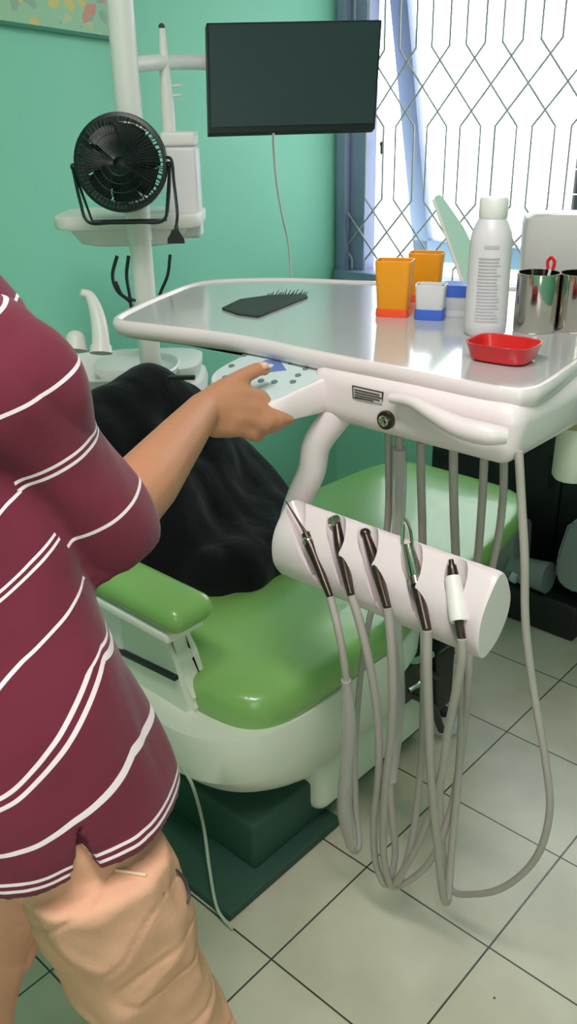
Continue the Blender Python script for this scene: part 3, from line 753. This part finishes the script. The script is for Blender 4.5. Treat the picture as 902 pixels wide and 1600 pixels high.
# cabinet body
cab = [caring(.14, .12, .0, 5, .05, .10), caring(.145, .125, .01, 5, .05, .10), caring(.150, .13, .66, 5, .04, .08), caring(.165, .14, .78, 4.5, .035, .07), caring(.16, .135, .80, 4.5, .035, .07)]
obj('cabinet', loft(cab), MT['white2'], cu)
obj('cabinet_slot', xf(rbox(-.03, .03, -.004, .004, -.008, .008, .002), frame(D(284, 590, 1.93), ra, (0, 0, 1))), MT['dark'], cu)
bw = [caring(.09, .07, CZ-.12), caring(.13, .10, CZ-.10), caring(.165, .13, CZ-.05), caring(.183, .150, CZ-.012), caring(.186, .155, CZ-.002), caring(.182, .150, CZ+.003), caring(.174, .142, CZ), caring(.15, .115, CZ-.04), caring(.10, .08, CZ-.075), caring(.03, .03, CZ-.085)]
for r_i, rg in enumerate(bw):
    for k_ in range(len(rg)): rg[k_] = cc+(rg[k_]-cc)*1.12-ra*.062+fa*-.01 if False else Vector((cc.x, cc.y, 0))+(rg[k_]-Vector((cc.x, cc.y, 0)))-ra*.045-fa*.055
obj('spittoon_bowl', loft(bw), MT['white2'], cu)
obj('worktop', loft([caring(.13, .10, CZ-.07, 4, .05, .06), caring(.15, .12, CZ-.03, 4, .04, .06), caring(.15, .12, CZ-.015, 4, .04, .06), caring(.14, .11, CZ-.01, 4, .04, .06)]), MT['white2'], cu)
FD = 1.98
fau = [D(158, 545, FD), D(156, 515, FD), D(150, 485, FD), D(140, 463, FD), D(126, 457, FD-.01)]
obj('faucet', tube(fau, [.021, .019, .016, .012, .008], 16, 6), MT['white2'], cu)
obj('spout_base', tube([D(158, 552, FD), D(158, 540, FD)], [.026, .024], 18, smooth=False), MT['white2'], cu)
b = sphere(D(118, 530, FD), .022, 18, s=(1, 1, .9)); tube([D(118, 548, FD), D(118, 532, FD)], [.027, .023], 18, bm=b, smooth=False); obj('cup_filler', b, MT['white2'], cu)
cn = bmesh.new(); 
tube([D(183, 400, 1.90), D(176, 430, 1.92), D(184, 455, 1.93), D(206, 476, 1.94), D(216, 520, 1.96)], .004, 8, bm=cn)
tube([D(201, 400, 1.90), D(198, 430, 1.92), D(203, 462, 1.93), D(208, 500, 1.94)], .004, 8, bm=cn)
tube([D(181, 440, 1.90), D(192, 462, 1.92), D(212, 470, 1.93)], .0035, 8, bm=cn)
tube([D(266, 398, 1.90), D(262, 430, 1.92), D(250, 460, 1.93), D(240, 500, 1.94)], .0035, 8, bm=cn)
obj('cable_loop', cn, MT['dark'], cu)
base_at(cu, (cc.x, cc.y, 0))

# white wand standing on the tank
e = empty('white_wand', 'slim white wand with dark tip standing above the tank beside the monitor', 'wand')
WD = 1.88
wb = tc_+ra*.105+Vector((0, 0, .178)); w0 = D(275, 37, WD)
w0 = Vector((wb.x, wb.y, w0.z)) - ra*.0
obj('wand_body', tube([wb, wb+(w0-wb)*.25, wb+(w0-wb)*.6, w0], [.016, .016, .012, .007], 14, 5), MT['white2'], e)
obj('wand_tip', sphere(w0+Vector((0, 0, .003)), .0075, 12), MT['inkd'], e)
b = bmesh.new()
for zz in (.075, .095): tube([wb+ra*.010+Vector((0, 0, zz)), wb+ra*.035+Vector((0, 0, zz+.002))], .003, 8, bm=b)
obj('wand_clip', b, MT['clear'], e)
base_at(e, wb)

# monitor
mo = empty('monitor', 'flat dark switched off monitor on the white arm beside the window', 'monitor')
MD = 2.10
c4 = [D(323, 36, MD-.03), D(597, 31, MD+.09), D(586, 201, MD+.09), D(327, 208, MD-.03)]
ex = (c4[1]-c4[0]); eyv = (c4[3]-c4[0]); nn_ = ex.cross(eyv).normalized()
if nn_.dot(FW) < 0: nn_ = -nn_
obj('housing', prism([c4[0], c4[1], c4[2], c4[3]], nn_*.022), MT['dark'], mo, False)
def bil(u, v): return (c4[0]*(1-u)+c4[1]*u)*(1-v)+(c4[3]*(1-u)+c4[2]*u)*v
obj('screen', prism([bil(.012, .02), bil(.988, .02), bil(.988, .95), bil(.012, .95)], -nn_*.0015), MT['screen'], mo, False)
mc = bil(.45, .45)+nn_*.022
obj('back_cover', xf(rbox(-.10, .10, -.08, .08, 0, .02, .01), frame(mc, ex, eyv)), MT['dark'], mo)
base_at(mo, bil(.5, 1))
cbp = [bil(.38, 1)+nn_*.01, D(428, 235, 2.2), D(433, 290, 2.35), D(443, 345, 2.5), D(450, 375, 2.6), D(454, 420, 2.7), D(456, 470, 2.8)]
tag(obj('monitor_cable', tube(cbp, .0035, 8), MT['white2']), 'thin white cable hanging from the monitor in front of the green wall', 'cable')

# desk fan on the bracket table
fn = empty('desk_fan', 'small round black desk fan with hanging plug on the bracket table', 'fan')
fc = D(189, 255, 1.83); FR = .097
view = (CAM-fc).normalized(); fx = ra; fz = (view-fx*view.dot(fx)).normalized(); fy = fz.cross(fx)
FM = frame(fc, fx, fy)
def fl(x, y, z): return FM @ Vector((x, y, z))
circ = lambda r, z, n=48: [fl(r*math.cos(2*math.pi*k/n), r*math.sin(2*math.pi*k/n), z) for k in range(n)]
b = loft([circ(FR*.93, .012), circ(FR, .010), circ(FR*1.02, 0), circ(FR*1.0, -.02), circ(FR*.9, -.045), circ(FR*.85, -.045), circ(FR*.93, -.015), circ(FR*.93, .012)], False)
obj('fan_ring', b, MT['fanm'], fn)
b = bmesh.new()
for k in range(64):
    a = 2*math.pi*k/64; a2 = a+.12
    tube([fl(FR*.93*math.cos(a), FR*.93*math.sin(a), .010), fl(FR*.62*math.cos((a+a2)/2), FR*.62*math.sin((a+a2)/2), .019), fl(.012*math.cos(a2), .012*math.sin(a2), .021)], .0011, 5, 3, bm=b)
for rr, z_ in ((.8, .014), (.6, .019), (.42, .02), (.25, .021)): tube(circ(FR*rr, z_, 24), .001, 5, 2, True, b)
obj('front_grille', b, MT['fanm'], fn)
b = bmesh.new()
for k in range(40):
    a = 2*math.pi*k/40
    tube([fl(FR*.87*math.cos(a), FR*.87*math.sin(a), -.045), fl(.03*math.cos(a+.15), .03*math.sin(a+.15), -.052)], .0012, 5, bm=b)
obj('rear_grille', b, MT['fanm'], fn)
bl = bmesh.new()
for k in range(7):
    a = 2*math.pi*k/7+.9; rows_ = []
    for j in range(6):
        rr = .02+(FR*.84-.02)*j/5; w_ = .56 if j else .4
        rows_.append([fl(rr*math.cos(a-w_+.5*j/5), rr*math.sin(a-w_+.5*j/5), -.018), fl(rr*math.cos(a+.25*j/5), rr*math.sin(a+.25*j/5), -.008), fl(rr*math.cos(a+w_+.2*j/5), rr*math.sin(a+w_+.2*j/5), .002)])
    for s_ in (0, .0015):
        V = [[bl.verts.new(p-fz*s_) for p in r2] for r2 in rows_]
        for i in range(5):
            for j in range(2): bl.faces.new((V[i][j], V[i][j+1], V[i+1][j+1], V[i+1][j]))
obj('fan_blades', bl, MT['fanm'], fn)
b = xf(lathe([(0, .010), (.018, .008), (.022, 0), (.022, -.02), (.030, -.03), (.034, -.055), (.026, -.068), (0, -.07)], 28), FM); obj('hub', b, MT['fanm'], fn)
TBZ = TB
lf = fl(-FR*1.06, -.005, 0); rf_ = fl(FR*1.06, -.005, 0)
def dn(p, z): return Vector((p.x, p.y, z))
st_ = [lf, dn(lf+ra*.008-fa*.0, TBZ+.05), dn(lf+ra*.022-fa*.006, TBZ+.007), dn(fc+ra*-.03-fa*.012, TBZ+.005), dn(fc+ra*.03-fa*.012, TBZ+.005), dn(rf_-ra*.022-fa*.006, TBZ+.007), dn(rf_-ra*.008, TBZ+.05), rf_]
b = tube(st_, .0035, 8, 6); tube([lf, dn(lf+ra*.022+fa*.035, TBZ+.004), dn(rf_-ra*.022+fa*.035, TBZ+.004), rf_], .0035, 8, 1, bm=b, smooth=False)
for s_ in (-1, 1): sphere(fl(s_*FR*1.04, -.005, 0), .007, 10, b)
obj('fan_stand', b, MT['fanm'], fn)
plug = D(276, 352, 1.74); plug_b = D(276, 380, 1.74)
obj('cord', tube([fl(FR*.9, .01, -.03), D(268, 250, 1.78), D(272, 285, 1.74), D(277, 330, 1.735), plug], .0032, 8, 6), MT['dark'], fn)
b = tube([plug, D(276, 362, 1.74)], [.004, .006], 10, smooth=False)
q = loft([[plug_b+ra*x_+fa*y_+Vector((0, 0, z_)) for x_, y_ in ((-w_, -.007), (w_, -.007), (w_, .007), (-w_, .007))] for w_, z_ in ((.017, 0), (.0165, .010), (.011, .018), (.007, .026))]); merge(b, q)
obj('plug', b, MT['dark'], fn)
base_at(fn, dn(fc, TBZ))

# ------------------------------------------------------------------ beyond the foot end
e = empty('black_cabinet', 'low black cabinet against the wall below the window', 'cabinet')
b = rbox(-.72, .75, 1.60, 1.85, .05, .70, .006); obj('carcass', b, MT['black'], e)
b = rbox(-.70, .73, 1.63, 1.84, 0, .05, .002); obj('plinth', b, MT['black'], e)
for x0_, x1_ in ((-.715, -.24), (-.235, .24), (.245, .745)):
    d_ = obj('door', rbox(x0_, x1_, 1.585, 1.602, .06, .66, .003), MT['black'], e)
    obj('handle', tube([(x1_-.04, 1.585, .5), (x1_-.04, 1.57, .5), (x1_-.04, 1.57, .4), (x1_-.04, 1.585, .4)], .004, 8, smooth=False), MT['dsteel'], d_)
base_at(e, (0, 1.72, 0))
e = empty('grey_machine', 'grey boxy machine with a thick grey pipe on a black base near the foot end', 'machine')
g0 = Z(835, 962, .0)
b = rbox(-.36, -.06, 1.40, 1.56, 0, .12, .012); obj('machine_base', b, MT['dark'], e)
q = [Y(762, 818, 1.42), Y(808, 828, 1.42), Y(805, 905, 1.42), Y(742, 890, 1.42), Y(742, 850, 1.42), Y(758, 845, 1.42)]
b = prism(q, (0, .10, 0)); bmesh.ops.bevel(b, geom=b.edges[:], offset=.006, segments=2, affect='EDGES'); obj('machine_body', b, MT['grey'], e)
b = tube([Y(800, 885, 1.44), Y(830, 895, 1.44), Y(858, 903, 1.44)], [.042, .045, .05], 20, smooth=False); obj('machine_pipe', b, MT['grey'], e)
b = tube([Y(800, 900, 1.40), Y(808, 904, 1.40)], .018, 14, smooth=False); obj('pipe_knob', b, MT['greyl'], e)
q = [Y(886, 818, 1.40), Y(1010, 812, 1.40), Y(1010, 960, 1.40), Y(915, 930, 1.40), Y(884, 925, 1.40), Y(866, 905, 1.40), Y(868, 870, 1.40)]
b = prism(q, (0, .15, 0)); bmesh.ops.bevel(b, geom=b.edges[:], offset=.012, segments=3, affect='EDGES'); obj('machine_housing', b, MT['grey'], e)
base_at(e, (-.2, 1.47, 0))
# paper roll at the right edge
e = empty('paper_roll', 'pale paper roll in an olive cloth cover hanging below the right side of the tray', 'roll')
c = D(899, 690, 1.37); top_z = D(899, 660, 1.37).z; bot_z = D(899, 757, 1.37).z
obj('roll', lathe([(.001, bot_z), (.026, bot_z), (.030, bot_z+.006), (.0295, top_z-.005), (.027, top_z), (.001, top_z)], 32, (c.x, c.y, 0)), MT['towel'], e)
b = lathe([(.001, top_z-.002), (.027, top_z-.002), (.030, top_z+.008), (.031, top_z+.030), (.026, top_z+.045), (.001, top_z+.050)], 32, (c.x, c.y, 0)); obj('cloth_cover', b, MT['khakid'], e)
obj('hanging_loop', tube([(c.x, c.y, top_z+.045), (c.x, c.y, 1.116)], .003, 8, smooth=False), MT['khakid'], e)
base_at(e, (c.x, c.y, bot_z))
# foot pedal and tube behind the hoses
c = Z(692, 1122, .02)
e = empty('foot_pedal', 'round pale foot pedal on the floor behind the hanging hoses', 'foot pedal')
obj('pedal_disc', lathe([(.001, 0), (.052, 0), (.056, .01), (.050, .026), (.03, .034), (.001, .036)], 32, (c.x, c.y, 0)), MT['greyl'], e)
obj('pedal_hub', lathe([(.016, .032), (.016, .05), (.001, .052)], 20, (c.x, c.y, 0)), MT['dark'], e)
base_at(e, (c.x, c.y, 0))

# ------------------------------------------------------------------ the person
pe = empty('person', 'person in maroon striped shirt and khaki trousers pressing the keypad, seen from behind', 'person')
az = math.radians(18)
br_ = Vector((math.cos(az), -math.sin(az), 0)); bf = Vector((math.sin(az), math.cos(az), 0))
def bpnt(c, u, v, z): return Vector((c[0], c[1], 0))+br_*u+bf*v+Vector((0, 0, z))
# torso sections: z, centre, half width, half depth
def cs(x, y, s_): return (x-.74*s_, y-.67*s_)
TS_ = [(.822, cs(.105, -.455, .000), .172, .138), (.85, cs(.103, -.454, .006), .171, .137), (.89, cs(.099, -.452, .018), .166, .132), (.95, cs(.085, -.447, .028), .157, .122), (1.02, cs(.055, -.43, .035), .150, .116), (1.09, cs(.02, -.41, .034), .150, .112), (1.17, cs(-.02, -.385, .040), .152, .108), (1.24, cs(-.06, -.362, .045), .155, .104), (1.295, (-.130, -.375), .148, .092), (1.335, (-.145, -.378), .110, .074), (1.365, (-.150, -.380), .062, .055)]
SH = D(-2, 565, .85)                               # right shoulder joint
EL = D(182, 812, 1.00)
SCE = D(150, 838, .965)
SS0 = D(-8, 560, .84)
WR = D(318, 640, 1.245)
HC = Vector((.105, -.455, 0))
LSH = bpnt((-.145, -.375), -.16, .02, 1.27)
RH = bpnt(HC, .112, .016, .765); LH = bpnt(HC, -.085, .0, .775)
RK_ = D(294, 1640, 1.06); RA = Vector((RK_.x+.01, RK_.y-.02, .09))
LK = D(-82, 1600, 1.10); LA = Vector((LK.x-.02, LK.y-.02, .09))
# --- body: one fused surface
chains = []
nb = Vector((-.150, -.38, 1.34)); hdp = Vector((-.205, -.41, 1.465))
chains.append([((.105, -.455, .86), .10), ((.05, -.45, .98), .09), ((-.04, -.41, 1.14), .085), ((-.13, -.375, 1.26), .07), (nb, .05), (nb+Vector((0, .01, .05)), .05), (hdp, .075)])
chains.append([(hdp+Vector((0, 0, .02)), .082), (hdp+bf*.015+Vector((0, 0, .045)), .083), (hdp-bf*.02+Vector((0, 0, .045)), .085)])
chains.append([(hdp+bf*.045+Vector((0, 0, -.03)), .045), (hdp+bf*.05+Vector((0, 0, -.055)), .032)])       # jaw, chin
chains.append([(hdp+bf*.085+Vector((0, 0, .03)), .008), (hdp+bf*.105+Vector((0, 0, -.008)), .012)])        # nose
for s_ in (-1, 1):
    chains.append([(hdp+br_*s_*.078+Vector((0, 0, .0)), .014), (hdp+br_*s_*.082-bf*.008+Vector((0, 0, .028)), .017)])    # ears
chains.append([(hdp+bf*.085+br_*-.018+Vector((0, 0, -.035)), .007), (hdp+bf*.088+br_*.018+Vector((0, 0, -.035)), .007)])
chains.append([((-.10, -.38, 1.25), .055), (SH, .044), (SH+(EL-SH)*.5, .043), (EL, .040), (EL+(WR-EL)*.3, .042), (EL+(WR-EL)*.7, .033), (WR, .0255)])
chains.append([((-.16, -.36, 1.25), .055), (LSH, .05), (LSH+Vector((-.03, .0, -.28)), .038), (LSH+Vector((.02, .08, -.5)), .026), (LSH+Vector((.03, .11, -.56)), .028)])
for k_, dx in enumerate((-.03, -.01, .01, .028)):
    q = LSH+Vector((.03, .11, -.58))+br_*dx; chains.append([(q, .011), (q+Vector((0, .02, -.05)), .0095), (q+Vector((0, .02, -.085)), .008)])
chains.append([(LSH+Vector((.03, .11, -.56))+br_*.03, .012), (LSH+Vector((.05, .16, -.60)), .010), (LSH+Vector((.05, .17, -.63)), .009)])
chains.append([(RH, .058), (RH+(RK_-RH)*.5, .05), (RK_, .045), ((RK_+RA)/2+Vector((0, 0, .05)), .045), (RA, .036)])
chains.append([(LH, .066), (LH+(LK-LH)*.5, .058), (LK, .05), ((LK+LA)/2+Vector((0, 0, .05)), .05), (LA, .036)])
# right hand: palm, four fingers curled under the keypad housing, thumb on its top
def HD(px, py, d): return D(px, py, d)
P_w = WR
kn1, kn2, kn3, kn4 = HD(408, 622, 1.315), HD(404, 640, 1.300), HD(392, 657, 1.288), HD(376, 671, 1.280)
palm_c = HD(362, 640, 1.285)
chains.append([(WR, .025), (HD(340, 628, 1.268), .026), (HD(375, 622, 1.295), .0225), (kn1, .0135)])
chains.append([(WR, .025), (HD(345, 640, 1.268), .0265), (HD(375, 640, 1.288), .022), (kn2, .0135)])
chains.append([(WR, .025), (HD(342, 652, 1.265), .0245), (HD(368, 654, 1.276), .020), (kn3, .0125)])
chains.append([(WR, .023), (HD(338, 662, 1.262), .0215), (HD(358, 667, 1.270), .017), (kn4, .0115)])
# fingers
chains.append([(kn1, .0125), (HD(427, 645, 1.312), .0108), (HD(442, 653, 1.315), .0098), (HD(452, 656, 1.325), .0086)])
chains.append([(kn2, .0128), (HD(424, 657, 1.305), .0108), (HD(436, 664, 1.320), .0098), (HD(432, 664, 1.340), .0085)])
chains.append([(kn3, .012), (HD(414, 667, 1.305), .0105), (HD(424, 669, 1.33), .0095), (HD(420, 662, 1.35), .0085)])
chains.append([(kn4, .011), (HD(395, 681, 1.297), .0095), (HD(405, 682, 1.318), .0088), (HD(402, 674, 1.337), .0078)])
chains.append([(HD(338, 622, 1.268), .022), (HD(362, 603, 1.29), .0175), (HD(384, 586, 1.307), .0125), (HD(403, 577, 1.318), .0112), (HD(415, 578, 1.325), .0092)])
fuse('body', capsules(chains, 14), MT['skin'], .0042, pe, 5, .5)
# nail of the thumb
th = HD(413, 571, 1.312)
b = sphere((0, 0, 0), .0075, 12, s=(1, .75, .22)); xf(b, frame(th, RT, -FW*.55+UP*.0+UP.cross(RT)*0+ (UP*-.79) if False else UP)); 
obj('thumb_nail', b, mat('nail', (214, 164, 140), .35), pe)
# hair cap
hb = capsules([[(hdp+Vector((0, 0, .05)), .095), (hdp-bf*.025+Vector((0, 0, .04)), .096), (hdp-bf*.045+Vector((0, 0, -.01)), .07)]], 16)
fuse('hair', hb, MT['hair'], .008, pe, 4, .5)
# --- shirt
def ell(c, a, b_, z, n=40, e=2.5): return [bpnt(c, p.x, p.y, z) for p in superell(0, 0, a, b_, 0, n, e)]
sb = bmesh.new(); loft([ell(c, a, d, z) for z, c, a, d in TS_], True, sb)
ad = (SCE-SS0).normalized(); SHs = SS0
S_r = [(SS0+Vector((-.03, -.01, .0)), .058), (SS0+(SCE-SS0)*.15, .063), (SS0+(SCE-SS0)*.45, .063), (SS0+(SCE-SS0)*.8, .066), (SCE, .068), (SCE+ad*.022, .066)]
tube([p for p, r in S_r], [r for p, r in S_r], 28, 6, bm=sb)
sphere(SS0+Vector((-.02, -.005, .0)), .061, 20, sb)
ld = Vector((-.03, 0, -.28)).normalized()
tube([LSH+Vector((.05, 0, .0)), LSH+ld*.06, LSH+ld*.16, LSH+ld*.26], [.07, .074, .074, .078], 24, 5, bm=sb); sphere(LSH+Vector((.03, 0, 0)), .072, 18, sb)
def crease(co, n):
    a = noise.noise(Vector((co.x*5, co.y*5, co.z*9)))*.010+abs(noise.noise(Vector((co.x*9+co.z*7, co.y*9, co.z*6))))*.013+noise.noise(Vector(((co.x+co.z*.6)*17, (co.y)*17, co.z*5)))*.006+noise.noise(Vector((co.x*38+co.z*22, co.y*38, co.z*16)))*.0016
    return co+n*a
def hem_slit(co, n):
    co = crease(co, n)
    d = co-Vector((TS_[0][1][0], TS_[0][1][1], co.z)); u = d.dot(br_); vv = d.dot(bf)
    if u > .10 and co.z < .872:
        w = (.872-co.z)*.30; k = max(0, 1-abs(vv+SLIT)/max(w, .002))
        if k > 0: co = co-br_*min(1, k*4)*.020
    return co
SLIT = .0
SHIRT = fuse('shirt', sb, MT['shirt'], .0040, pe, 10, .6, hem_slit)
# stripe coordinates in metres along the garment; the lines themselves are drawn by the material
me = SHIRT.data
def cfrac(z):
    for i in range(len(TS_)-1):
        if TS_[i][0] <= z <= TS_[i+1][0]:
            t = (z-TS_[i][0])/(TS_[i+1][0]-TS_[i][0]); return Vector(TS_[i][1]).lerp(Vector(TS_[i+1][1]), t)
    return Vector(TS_[0][1]) if z < 1 else Vector(TS_[-1][1])
st_, ss_, slv = [], [], []
for v in me.vertices:
    p = v.co; s_ = (p-SS0).dot(ad); q = SS0+ad*s_; rad = (p-q).length
    c = cfrac(p.z); dlt = p-Vector((c.x, c.y, p.z)); u = dlt.dot(br_); vv = dlt.dot(bf)
    on = rad < .080 and s_ > -.07
    if on and math.hypot(u/.155, vv/.112) < 1.04 and rad > .070: on = False
    h = max(0, p.z-.845)
    g = .55*(min(.09, max(vv, -.07))+.07)/.16+u*.5+.05*noise.noise(p*7)      # the front is pulled up by the reaching arm
    st_.append(p.z-min(h, .15)*g); ss_.append(s_+.004*noise.noise(p*12)+.05*(-(p-q).dot(bf))*0); slv.append(on)
for nm, vals in (('s_torso', st_), ('s_sleeve', ss_)):
    a_ = me.attributes.new(nm, 'FLOAT', 'POINT'); a_.data.foreach_set('value', vals)
me.materials.append(MT['shirt_sleeve'])
for pl in me.polygons: pl.material_index = 1 if sum(slv[k] for k in pl.vertices)*2 >= len(pl.vertices) else 0
# --- trousers
tb_ = bmesh.new()
def ring_about(c, a, b_, e=2.3, n=32): return [c+br_*p.x+bf*p.y for p in superell(0, 0, a, b_, 0, n, e)]
loft([ring_about(Vector((.055, -.462, .95)), .115, .088), ring_about(HC+Vector((-.012, -.008, .88)), .136, .104), ring_about(HC+Vector((0, 0, .83)), .150, .117), ring_about(HC+Vector((0, 0, .79)), .155, .118), ring_about(HC+Vector((0, 0, .765)), .14, .105)], True, tb_)
def leg(h, k, a, bm, rr):
    P = [h+Vector((0, 0, .03)), h+(k-h)*.35, h+(k-h)*.7, k, k+(a-k)*.5, Vector((a.x, a.y, .07))]
    rings = [ring_about(P[i], rr[i], rr[i]*1.02) for i in range(6)]
    Q = []
    for j in range(32):
        Q.append(catmull([r_[j] for r_ in rings], 4))
    return loft([[Q[j][i] for j in range(32)] for i in range(len(Q[0]))], True, bm)
leg(RH, RK_, RA, tb_, (.078, .080, .069, .064, .066, .065)); leg(LH, LK, LA, tb_, (.080, .088, .085, .078, .075, .07))
def pcrease(co, n):
    return co+n*(noise.noise(Vector((co.x*6, co.y*6, co.z*10)))*.008-abs(noise.noise(Vector((co.x*12+co.z*9, co.y*12, co.z*11))))*.012+noise.noise(Vector((co.x*45+co.z*30, co.y*45, co.z*18)))*.0018-max(0, .55-abs(noise.noise(Vector((co.x*8-co.z*14, co.y*8, co.z*5)))*9))*.006+noise.noise(Vector((co.x*20+co.z*8, co.y*20, co.z*9)))*.0035)
TR = fuse('trousers', tb_, MT['khaki'], .0045, pe, 8, .6, pcrease)
# pocket opening and drawstring
def surf(px, py, o_):
    """point where the view ray meets a garment, for sewn-on details"""
    d = ray(px, py).normalized(); ok, loc, n_, i_ = o_.ray_cast(CAM, d)
    return (loc+n_*.0015) if ok else None
pk = [surf(x_, y_, TR) for x_, y_ in ((273, 1358), (283, 1370), (290, 1386), (293, 1402), (291, 1412))]
pk = [p for p in pk if p]
if len(pk) > 2: obj('pocket_opening', tube(pk, [.001]+[.0026]*(len(pk)-2)+[.001], 8, 4, flat=.6), MT['inkd'], TR)
ds = [surf(x_, y_, TR) for x_, y_ in ((180, 1361), (205, 1365), (229, 1369))]
ds = [p for p in ds if p]
if len(ds) > 1: obj('drawstring', tube(ds, .0018, 6), mat('cream_cord', (226, 200, 160), .8), TR)
# shoes
for a_, s_ in ((RA, 1), (LA, -1)):
    b = capsules([[(Vector((a_.x, a_.y, .045))-bf*.03, .042), (Vector((a_.x, a_.y, .045))+bf*.06, .044), (Vector((a_.x, a_.y, .036))+bf*.15, .034)]], 14)
    fuse('shoe', b, MT['shoe'], .006, pe, 4, .5, lambda co, n: Vector((co.x, co.y, max(co.z, .001))))
base_at(pe, (.16, -.45, 0))
me_fix = None

# ------------------------------------------------------------------ light
w_ = bpy.data.worlds.new('world'); scene.world = w_; w_.use_nodes = True
bg = w_.node_tree.nodes['Background']; bg.inputs['Color'].default_value = (.93, .97, 1, 1); bg.inputs['Strength'].default_value = 3.6
def area(name, loc, sx, sy, power, rgb, target):
    l = bpy.data.lights.new(name, 'AREA'); l.shape = 'RECTANGLE'; l.size = sx; l.size_y = sy; l.energy = power; l.color = rgb
    o = bpy.data.objects.new(name, l); COL.objects.link(o); o.location = loc
    o.rotation_euler = (Vector(target)-Vector(loc)).to_track_quat('-Z', 'Y').to_euler(); return o
fx_ = empty('ceiling_lamp', 'white fluorescent ceiling lamp above the room', 'ceiling lamp')
obj('lamp_housing', rbox(.0, 1.2, -.75, -.6, 2.74, 2.8, .01), MT['lightp'], fx_)
obj('lamp_tube', tube([(.03, -.675, 2.72), (1.17, -.675, 2.72)], .014, 12, smooth=False), emis('lamp_glow', (255, 250, 245), 6), fx_)
base_at(fx_, (.6, -.675, 2.8))
area('ceiling_light', (.6, -.675, 2.69), 1.2, .3, 28, (1, .95, .93), (.6, -.675, 0))
area('door_daylight', (2.2, -1.6, 1.5), 1.2, 1.9, 17, (1, .90, .92), (0, .2, .9))
scene.view_settings.view_transform = 'Standard'; scene.view_settings.look = 'None'; scene.view_settings.gamma = 1
scene.view_settings.exposure = 0.35
try: scene.view_settings.use_curve_mapping = False
except Exception: pass
